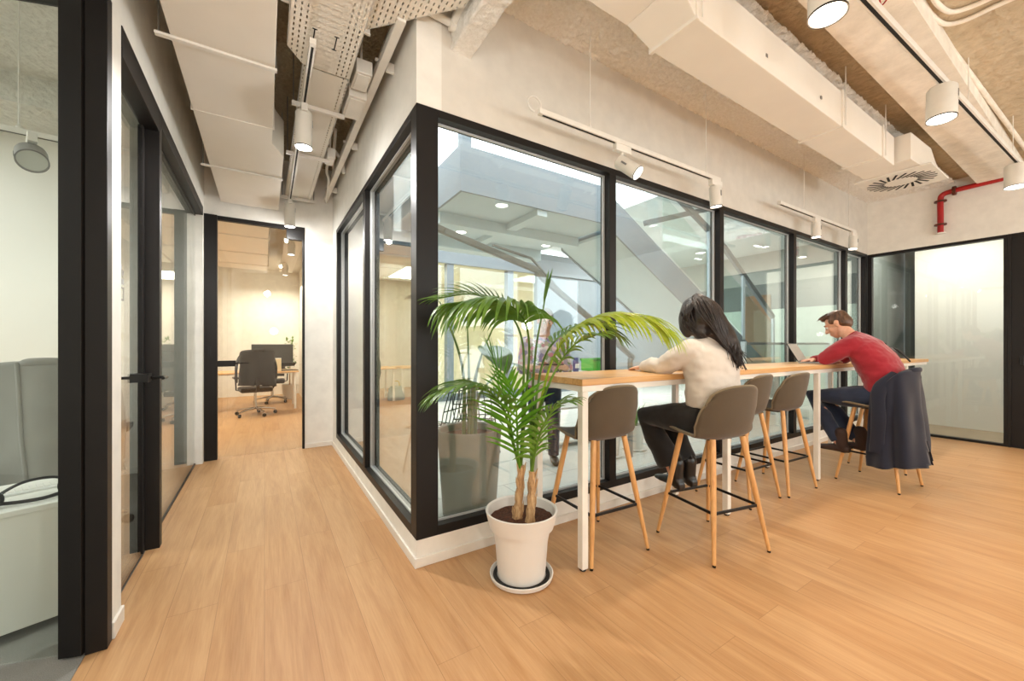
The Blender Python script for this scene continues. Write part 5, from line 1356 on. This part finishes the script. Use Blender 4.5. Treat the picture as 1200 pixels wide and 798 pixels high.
for s in (-1, 1):
    b = MB(); b.loft([(Q(s * 0.10, -0.08, 0.0), Q(0.034, 0, 0), Q(0, 0, 0.004)), (Q(s * 0.10, -0.08, 0.05), Q(0.034, 0, 0), Q(0, 0.03, 0)), (Q(s * 0.10, -0.04, 0.10), Q(0.04, 0, 0), Q(0, 0.04, 0))]); b.loft([(Q(s * 0.10, -0.09, 0.04), Q(0.03, 0, 0), Q(0, 0, 0.036)), (Q(s * 0.10, 0.05, 0.04), Q(0.046, 0, 0), Q(0, 0, 0.036)), (Q(s * 0.10, 0.17, 0.026), Q(0.035, 0, 0), Q(0, 0, 0.022))])
    b.remesh('shoe', M['leather'], W, 0.009, 2)
b = MB(); b.ell(hd + hm @ Q(0, -0.026, 0.045), (0.085, 0.098, 0.085), hm.to_4x4()); b.ell(hd + hm @ Q(0, -0.055, 0), (0.082, 0.065, 0.085), hm.to_4x4()); b.remesh('hair', M['hair_grey'], W, 0.009, 3, 0.004)
tm = Matrix.Translation(PO) @ Matrix.Rotation(PI - 0.5, 4, 'Z')
tp = tm @ V((0, 0.33, 1.055))
r = thing('tablet', 'black tablet held by the person in the flowery shirt', 'tablet', tp, PI - 0.5)
b = MB(); b.box(-0.13, 0.13, -0.085, 0.085, 0, 0.009); b.build('tablet_body', M['blackmetal'], r, bevel=0.003, world=False)
b = MB(); b.box(-0.12, 0.12, -0.076, 0.076, 0.009, 0.0095); b.build('display', M['darkscreen'], r, world=False)

# ------------------------------------------------------------------ far office beyond the corridor door
def desk(label, loc, rz, w, d, h=0.74):
    r = thing('desk', label, 'desk', loc, rz)
    b = MB(); b.box(-w / 2, w / 2, -d / 2, d / 2, h - 0.028, h); b.build('desktop', M['leafwood'], r, bevel=0.003, world=False)
    for x in (-w / 2 + 0.04, w / 2 - 0.08):
        for y in (-d / 2 + 0.04, d / 2 - 0.08):
            b = MB(); b.box(x, x + 0.04, y, y + 0.04, 0, h - 0.028); b.build('leg', M['white'], r, bevel=0.002, world=False)
    b = MB(); b.box(-w / 2 + 0.08, w / 2 - 0.08, d / 2 - 0.075, d / 2 - 0.045, h - 0.09, h - 0.03); b.box(-w / 2 + 0.045, -w / 2 + 0.075, -d / 2 + 0.08, d / 2 - 0.08, 0.10, 0.14); b.build('cross_bar', M['white'], r, world=False)
    return r
def office_chair(label, loc, rz):
    r = thing('office_chair', label, 'office chair', loc, rz)
    for k in range(5):
        a = 2 * PI * k / 5; d = V((math.cos(a), math.sin(a), 0))
        b = MB(); b.tube([V((0, 0, 0.13)), d * 0.15 + V((0, 0, 0.115)), d * 0.31 + V((0, 0, 0.085))], [0.022, 0.018, 0.013], 10); b.build('base_arm', M['chrome'], r, smooth=50, world=False)
        b = MB(); m = Matrix.Translation(d * 0.31) @ Matrix.Rotation(a + 1.0, 4, 'Z') @ Matrix.Rotation(PI / 2, 4, 'X')
        b.lathe([(0.002, -0.022), (0.026, -0.022), (0.031, -0.012), (0.031, 0.012), (0.026, 0.022), (0.002, 0.022)], (0, 0, 0.031), 16, m=m, cap=True); b.build('caster', M['blackmetal'], r, smooth=50, world=False)
    b = MB(); b.tube([(0, 0, 0.12), (0, 0, 0.30), (0, 0, 0.42)], [0.028, 0.022, 0.022], 14); b.build('gas_column', M['chrome'], r, smooth=50, world=False)
    b = MB(); b.box(-0.24, 0.24, -0.23, 0.24, 0.42, 0.50); b.build('seat', M['black_cloth'], r, bevel=0.03, world=False)
    def back(i, j):
        u = i * 2 - 1; z = 0.55 + j * 0.55
        return V((u * (0.22 + 0.02 * math.sin(j * PI)), -0.25 - 0.05 * j + 0.05 * u * u - 0.03 * math.sin(j * PI), z))
    b = MB(); b.grid(back, 10, 14); b.build('backrest', M['black_cloth'], r, smooth=180, world=False, solid=0.03, fix=False)
    b = MB(); b.bar((0, -0.12, 0.44), (0, -0.29, 0.46), 0.05, 0.02); b.bar((0, -0.29, 0.45), (0, -0.30, 0.70), 0.05, 0.02, (0, 1, 0)); b.build('back_bracket', M['blackmetal'], r, world=False)
    for s in (-1, 1):
        b = MB(); b.tube([(s * 0.20, 0.0, 0.44), (s * 0.28, 0.0, 0.46), (s * 0.29, 0.0, 0.66)], 0.012, 8); b.box(s * 0.29 - 0.035, s * 0.29 + 0.035, -0.12, 0.12, 0.66, 0.69); b.build('armrest', M['blackmetal'], r, smooth=40, world=False)
    return r
desk('pale wood desk with white legs seen through the corridor door', (-0.18, 9.15, 0), 0.0, 1.5, 0.8)
desk('second pale wood desk at the left of the corridor door view', (-1.78, 9.2, 0), 0.0, 1.5, 0.8)
office_chair('black office chair on chrome castors in front of the far desk, dark jacket over it', (-0.14, 8.35, 0), 0.15)
office_chair('black office chair tucked behind the right end of the far desk', (0.14, 9.98, 0), 3.1)
jacket('jacket', 'black jacket hung over the office chair beyond the corridor door', (-0.14, 8.35, 0), 0.15, simple('black_jacket_cloth', lin(28, 25, 24), 0.9), 1.16, 0.50, 2.2, wx=0.25, back=-0.36, side=-0.12, flare=0.04, slope=0.10)
r = thing('monitor', 'wide black monitor on the far office desk, back to the door', 'monitor', (0.14, 9.32, 0.74), 0)
b = MB(); b.box(-0.36, 0.36, -0.02, 0.02, 0.10, 0.52); b.build('display_panel', M['darkscreen'], r, bevel=0.008, world=False)
b = MB(); b.box(-0.03, 0.03, 0.0, 0.03, 0.01, 0.2); b.build('stand', M['blackmetal'], r, world=False)
b = MB(); b.box(-0.12, 0.12, -0.08, 0.09, 0, 0.012); b.build('foot', M['blackmetal'], r, bevel=0.003, world=False)
r = thing('paper_box', 'tall cream box standing on the far desk right of the chair', 'box', (0.22, 8.86, 0.74), 0.1)
b = MB(); b.box(-0.05, 0.05, -0.05, 0.05, 0, 0.24); b.build('carton', simple('cream_card', lin(226, 206, 168), 0.8), r, bevel=0.003, world=False)
b = MB(); b.box(-0.052, 0.052, -0.052, 0.052, 0.24, 0.252); b.build('lid', M['paper'], r, world=False)
r = thing('laptop', 'small closed-back laptop leaning open on the far office desk', 'laptop', (0.40, 9.02, 0.74), 0.4)
b = MB(); b.box(-0.15, 0.15, -0.1, 0.1, 0, 0.014); b.build('base', M['blackmetal'], r, world=False)
b = MB(); b.box(-0.15, 0.15, 0.1, 0.107, 0, 0.12, Matrix.Rotation(0.9, 4, 'X')); b.build('lid', M['blackmetal'], r, world=False)
r = thing('potted_plant', 'green bushy plant at the right of the far office desk', 'potted plant', (0.49, 10.45, 0))
b = MB(); b.lathe([(0.01, 0), (0.13, 0), (0.16, 0.34), (0.15, 0.34), (0.145, 0.30)], n=24); b.build('pot', M['pot'], r, smooth=35, world=False)
b = MB(); b.tube([(0, 0, 0.28), (0.01, 0, 0.8), (0, 0, 1.2)], [0.014, 0.011, 0.006], 8); b.build('stem', M['husk'], r, smooth=60, world=False)
b = MB()
rs = random.Random(3)
for k in range(150):
    c = V((rs.gauss(0, 0.065), rs.gauss(0, 0.10), rs.uniform(0.72, 1.40))); d = V((rs.gauss(0, 1), rs.gauss(0, 1), rs.gauss(0, 0.6))).normalized(); s = d.cross(V((0, 0, 1))).normalized() * 0.022
    b.add([c, c + d * 0.045 + s, c + d * 0.10, c + d * 0.045 - s], [(0, 1, 2, 3)])
b.build('foliage', M['leaf'], r, world=False, fix=False)
r = thing('bag', 'dark bag with a yellow lining under the left far desk', 'bag', (-0.95, 8.9, 0.0))
b = MB(); b.loft([((0, 0, 0), (0.18, 0, 0), (0, 0.09, 0)), ((0, 0, 0.06), (0.20, 0, 0), (0, 0.11, 0)), ((0, 0, 0.26), (0.17, 0, 0), (0, 0.07, 0)), ((0, 0, 0.32), (0.13, 0, 0), (0, 0.03, 0))], 20); b.build('bag_body', M['grey_cloth'], r, smooth=60, world=False)
b = MB(); b.tube(spline([(-0.08, 0, 0.31), (-0.05, 0, 0.42), (0.05, 0, 0.42), (0.08, 0, 0.31)], 12), 0.01, 8); b.build('handle', simple('yellow_strap', lin(226, 196, 70), 0.6), r, smooth=60, world=False)
r = thing('air_duct', 'warm-lit white air duct on the far office ceiling', 'duct', (-0.2, 8.0, 2.785))
b = MB(); b.box(-0.55, 0.25, -2.3, 1.6, 0, 0.30); b.build('duct_body', M['duct'], r, bevel=0.005, world=False)
b = MB()
for y in (-1.3, -0.1, 1.0): b.box(-0.57, 0.27, y - 0.015, y + 0.015, -0.015, 0.31)
b.build('duct_flange', M['duct'], r, world=False)
r = thing('cable_tray', 'white cable tray on the far office ceiling beside its duct', 'cable tray', (0.38, 7.9, 2.8))
b = MB(); b.box(-0.12, 0.12, -2.2, 1.8, 0, 0.003); b.build('tray_bed', M['tray'], r, world=False)
for s in (-1, 1):
    b = MB(); b.box(s * 0.12 - 0.002, s * 0.12 + 0.002, -2.2, 1.8, 0, 0.05); b.build('side_rail', M['white'], r, world=False)
for y in (-1.5, 0.2, 1.5):
    b = MB(); b.tube([(0.0, y, 0.0), (0.0, y, 0.3)], 0.005, 6); b.build('hanger_rod', M['steel'], r, world=False)
for y, lab in ((6.6, 'white spotlight nearest the door on the far office ceiling'), (8.6, 'white spotlight further back on the far office ceiling')):
    spot(lab, (0.33, y, 2.80), 0.10, 0.2, stem=0.0, yaw=PI / 2)

# ------------------------------------------------------------------ side office on the left
r = thing('storage_cabinet', 'low white cabinet just inside the left office, headset on top', 'cabinet', (-0.95, 2.78, 0), 0.37)
b = MB(); b.box(-0.19, 0.175, -0.25, 0.25, 0.035, 0.525); b.build('carcass', M['board'], r, bevel=0.002, world=False)
b = MB(); b.box(-0.20, 0.185, -0.262, 0.26, 0.525, 0.55); b.build('top_panel', M['board'], r, bevel=0.003, world=False)
for x in (-0.15, 0.13):
    for y in (-0.2, 0.2):
        b = MB(); b.lathe([(0.02, 0), (0.016, 0.035)], (x, y, 0), 14, cap=True); b.build('foot', M['blackmetal'], r, world=False)
cm = Matrix.Translation((-0.95, 2.78, 0.55)) @ Matrix.Rotation(0.37, 4, 'Z')
hp = cm @ V((0.02, -0.135, 0.0))
r = thing('headset', 'black headset lying on the low white cabinet', 'headset', hp, 0.30); r.scale = (0.58, 0.70, 0.90)
b = MB(); b.tube(spline([(-0.17, -0.04, 0.03), (-0.16, 0.04, 0.05), (-0.05, 0.12, 0.075), (0.10, 0.12, 0.075), (0.20, 0.03, 0.05)], 30), 0.012, 10, flat=((0, 0, 1), 0.6)); b.build('headband', M['blackmetal'], r, smooth=60, world=False)
for x, y, rr in ((-0.175, -0.05, 0.035), (0.16, -0.03, 0.045)):
    m = Matrix.Rotation(PI / 2.2, 4, 'X')
    b = MB(); b.lathe([(0.002, -0.02), (rr * 0.9, -0.02), (rr, -0.008), (rr, 0.012), (rr * 0.7, 0.022), (0.002, 0.022)], (x, y, rr + 0.004), 22, m=m, cap=True); b.build('ear_cup', M['blackmetal'], r, smooth=50, world=False)
b = MB(); b.tube(spline([(-0.175, -0.06, 0.02), (-0.06, -0.085, 0.015), (0.05, -0.085, 0.014), (0.14, -0.06, 0.02)], 16), 0.009, 8); b.build('microphone_boom', M['blackmetal'], r, smooth=60, world=False)
kp = cm @ V((0.0, 0.05, 0.0))
r = thing('keyboard', 'white keyboard lying behind the headset on the low cabinet', 'keyboard', kp, 0.40); r.scale = (0.82, 0.9, 1.0)
b = MB(); b.box(-0.21, 0.21, -0.055, 0.055, 0, 0.014); b.build('key_base', M['paper'], r, bevel=0.004, world=False)
b = MB()
for i in range(15):
    for j in range(4): b.box(-0.198 + i * 0.0268, -0.176 + i * 0.0268, -0.046 + j * 0.024, -0.026 + j * 0.024, 0.014, 0.018)
b.build('keys', M['board'], r, world=False)
office_chair('dark office chair in the left office with a grey coat over its back', (-1.12, 3.74, 0), 0.1)
jacket('coat', 'long grey wool coat hung on the chair in the left office', (-1.12, 3.74, 0), 0.1, M['grey_cloth'], 1.15, 0.36, 0.6, 'coat', wx=0.25, back=-0.36, side=-0.12, flare=0.06, v0=2.0, slope=0.10, lapels=(0.20, 0.42))
desk('pale wood desk inside the left office behind the grey coat', (-2.05, 4.55, 0), 0.0, 1.8, 0.8)
r = thing('potted_plant', 'small green-leaved plant on the left office desk', 'potted plant', (-1.72, 4.45, 0.74))
b = MB(); b.lathe([(0.01, 0), (0.05, 0), (0.065, 0.12), (0.058, 0.12), (0.056, 0.10)], n=20); b.build('pot', M['pot'], r, smooth=35, world=False)
for k, (a, l) in enumerate(((0.0, 0.36), (1.0, 0.30), (2.4, 0.26), (4.0, 0.3))):
    d = V((math.cos(a), math.sin(a), 0))
    P = spline([(0, 0, 0.1), d * 0.03 + V((0, 0, l * 0.6)), d * 0.08 + V((0, 0, l))], 8)
    b = MB(); b.tube(P, 0.004, 6); b.build('stalk', M['stem'], r, smooth=60, world=False)
    sd = d.cross(V((0, 0, 1)))
    def lf(i, j, P=P, d=d, sd=sd):
        u = i * 2 - 1; w = 0.05 * math.sin(j * PI) ** 0.7
        return P[-1] + d * (j * 0.12) * 0.7 + V((0, 0, 0.06 * j - 0.05 * j * j)) + sd * u * w
    b = MB(); b.grid(lf, 6, 10); b.build('leaf', M['leaf_b'], r, smooth=180, world=False, fix=False)
for k, (x, y, c, lab) in enumerate(((-2.35, 4.35, 'paper', 'stack of white papers on the left office desk'), (-2.6, 4.6, 'darkscreen', 'dark folder on the left office desk'))):
    r = thing('paper_stack' if k == 0 else 'folder', lab, 'papers' if k == 0 else 'folder', (x, y, 0.74), 0.2)
    b = MB()
    if k == 0:
        for q in range(6): b.box(-0.15 + 0.004 * (q % 3), 0.15 + 0.004 * (q % 2), -0.105, 0.105, q * 0.006, q * 0.006 + 0.005)
    else: b.box(-0.16, 0.16, -0.12, 0.12, 0, 0.03)
    b.build('sheets' if k == 0 else 'cover', M[c], r, bevel=0.001, world=False)
# office track with spotlight
p, q = V((-2.6, 3.30, 2.48)), V((-0.95, 3.45, 2.48))
track('grey-white lighting track in the left office', p, q, 0.03, (0.5, 0.85))
spot('round silver spotlight on the left office track', (-1.15, 3.432, 2.466), 0.13, 0.12, tilt=-0.9, stem=0.05, lens='grey_lens', yaw=-1.2, body='grey_plastic')
pipe('conduit', [(-3.5, 3.2, 3.24), (-0.7, 3.4, 3.24)], 0.012, M['white'], 'thin white conduit under the left office ceiling', 'conduit', sharp=True)

# ------------------------------------------------------------------ light
WARM = (1.0, 0.88, 0.72); NEUT = (1.0, 0.95, 0.87); COOL = (1.0, 0.98, 0.95)
for x, y, t in ((2.2, 0.74, (2.6, 0.7, 0)), (3.86, 0.68, (4.2, 0.6, 0)), (6.12, 0.60, (6.2, 0.6, 0))):
    L('SPOT', 'big_spot', (x, y, 2.77), 70, WARM, 0.07, t, 115, 0.8)
for x, y, z, t in ((2.2, 1.9, 2.42, (2.6, 1.0, 0)), (3.24, 1.88, 2.42, (3.2, 1.4, 0)), (5.36, 1.93, 2.48, (5.2, 1.4, 0)), (6.44, 1.92, 2.48, (6.4, 1.2, 0))):
    L('SPOT', 'track_spot', (x, y, z), 46, WARM, 0.045, t, 110, 0.8)
for y, zz, e in ((3.02, 2.572, 98), (5.05, 2.552, 26)):
    L('SPOT', 'corridor_lamp', (0.232, y, zz), e, COOL, 0.022, (0.20, y - 0.02, 0), 175, 0.3)
    L('POINT', 'corridor_fill', (0.232, y, zz), 9, COOL, 0.022)  # added omni fill at the fixture, brightens the wall above it
# added fill lights without fixtures behind and beside the camera, lifting walls and ceiling
for x, y, e in ((0.2, -1.0, 60), (2.0, -1.3, 26), (4.0, -1.4, 40), (6.0, -1.4, 48)):
    L('POINT', 'room_fill', (x, y, 1.6), e, NEUT, 0.08)
L('POINT', 'room_fill', (0.05, 0.75, 2.35), 15, COOL, 0.06)  # added fill above the view for the corridor walls
L('AREA', 'side_office_lamp', (-3.4, 3.7, 3.2), 70, (0.98, 1.0, 0.98), 1.2)
L('AREA', 'side_office_lamp', (-3.8, 2.0, 3.2), 40, (0.98, 1.0, 0.98), 1.0)
L('AREA', 'far_office_lamp', (-1.2, 7.6, 2.65), 90, (1.0, 0.88, 0.70), 1.2)
L('AREA', 'far_office_lamp', (0.2, 10.4, 2.65), 46, (1.0, 0.88, 0.70), 1.2)
for y in (1.5, -0.3): L('AREA', 'meeting_room_lamp', (7.98, y, 2.9), 24, (1.0, 0.97, 0.92), 0.25, sy=0.8)
L('AREA', 'opposite_room_lamp', (3.0, 9.6, 3.0), 110, (1.0, 0.93, 0.80), 2.0)
L('AREA', 'courtyard_fill', (8.6, 4.4, 3.70), 85, (1.0, 0.985, 0.96), 1.5)  # added fill, stands in for sky light reflected in the courtyard
L('AREA', 'courtyard_fill', (8.2, 6.2, 3.70), 200, (1.0, 0.985, 0.96), 2.0)  # second added fill, no fixture here, brightens the pale ceiling by bounce
for x, y in ((2.52, 5.45), (4.1, 5.40)): L('SPOT', 'courtyard_spot', (x, y, 2.93), 60, (1, 0.97, 0.92), 0.06, (x, y, 0), 120, 0.8)

wd = bpy.data.worlds.new('sky'); SC.world = wd; wd.use_nodes = True
bg = wd.node_tree.nodes['Background']
bg.inputs['Color'].default_value = (0.93, 0.97, 1.0, 1); bg.inputs['Strength'].default_value = 3.6

SC.view_settings.view_transform = 'Standard'; SC.view_settings.look = 'None'
SC.view_settings.exposure = 0.10; SC.view_settings.gamma = 1.0; SC.view_settings.use_curve_mapping = False
SC.cycles.use_denoising = True
SC.cycles.max_bounces = 10; SC.cycles.diffuse_bounces = 5; SC.cycles.glossy_bounces = 5
SC.cycles.transparent_max_bounces = 20
SC.cycles.sample_clamp_indirect = 6.0; SC.cycles.sample_clamp_direct = 0
SC.cycles.caustics_reflective = False; SC.cycles.caustics_refractive = False
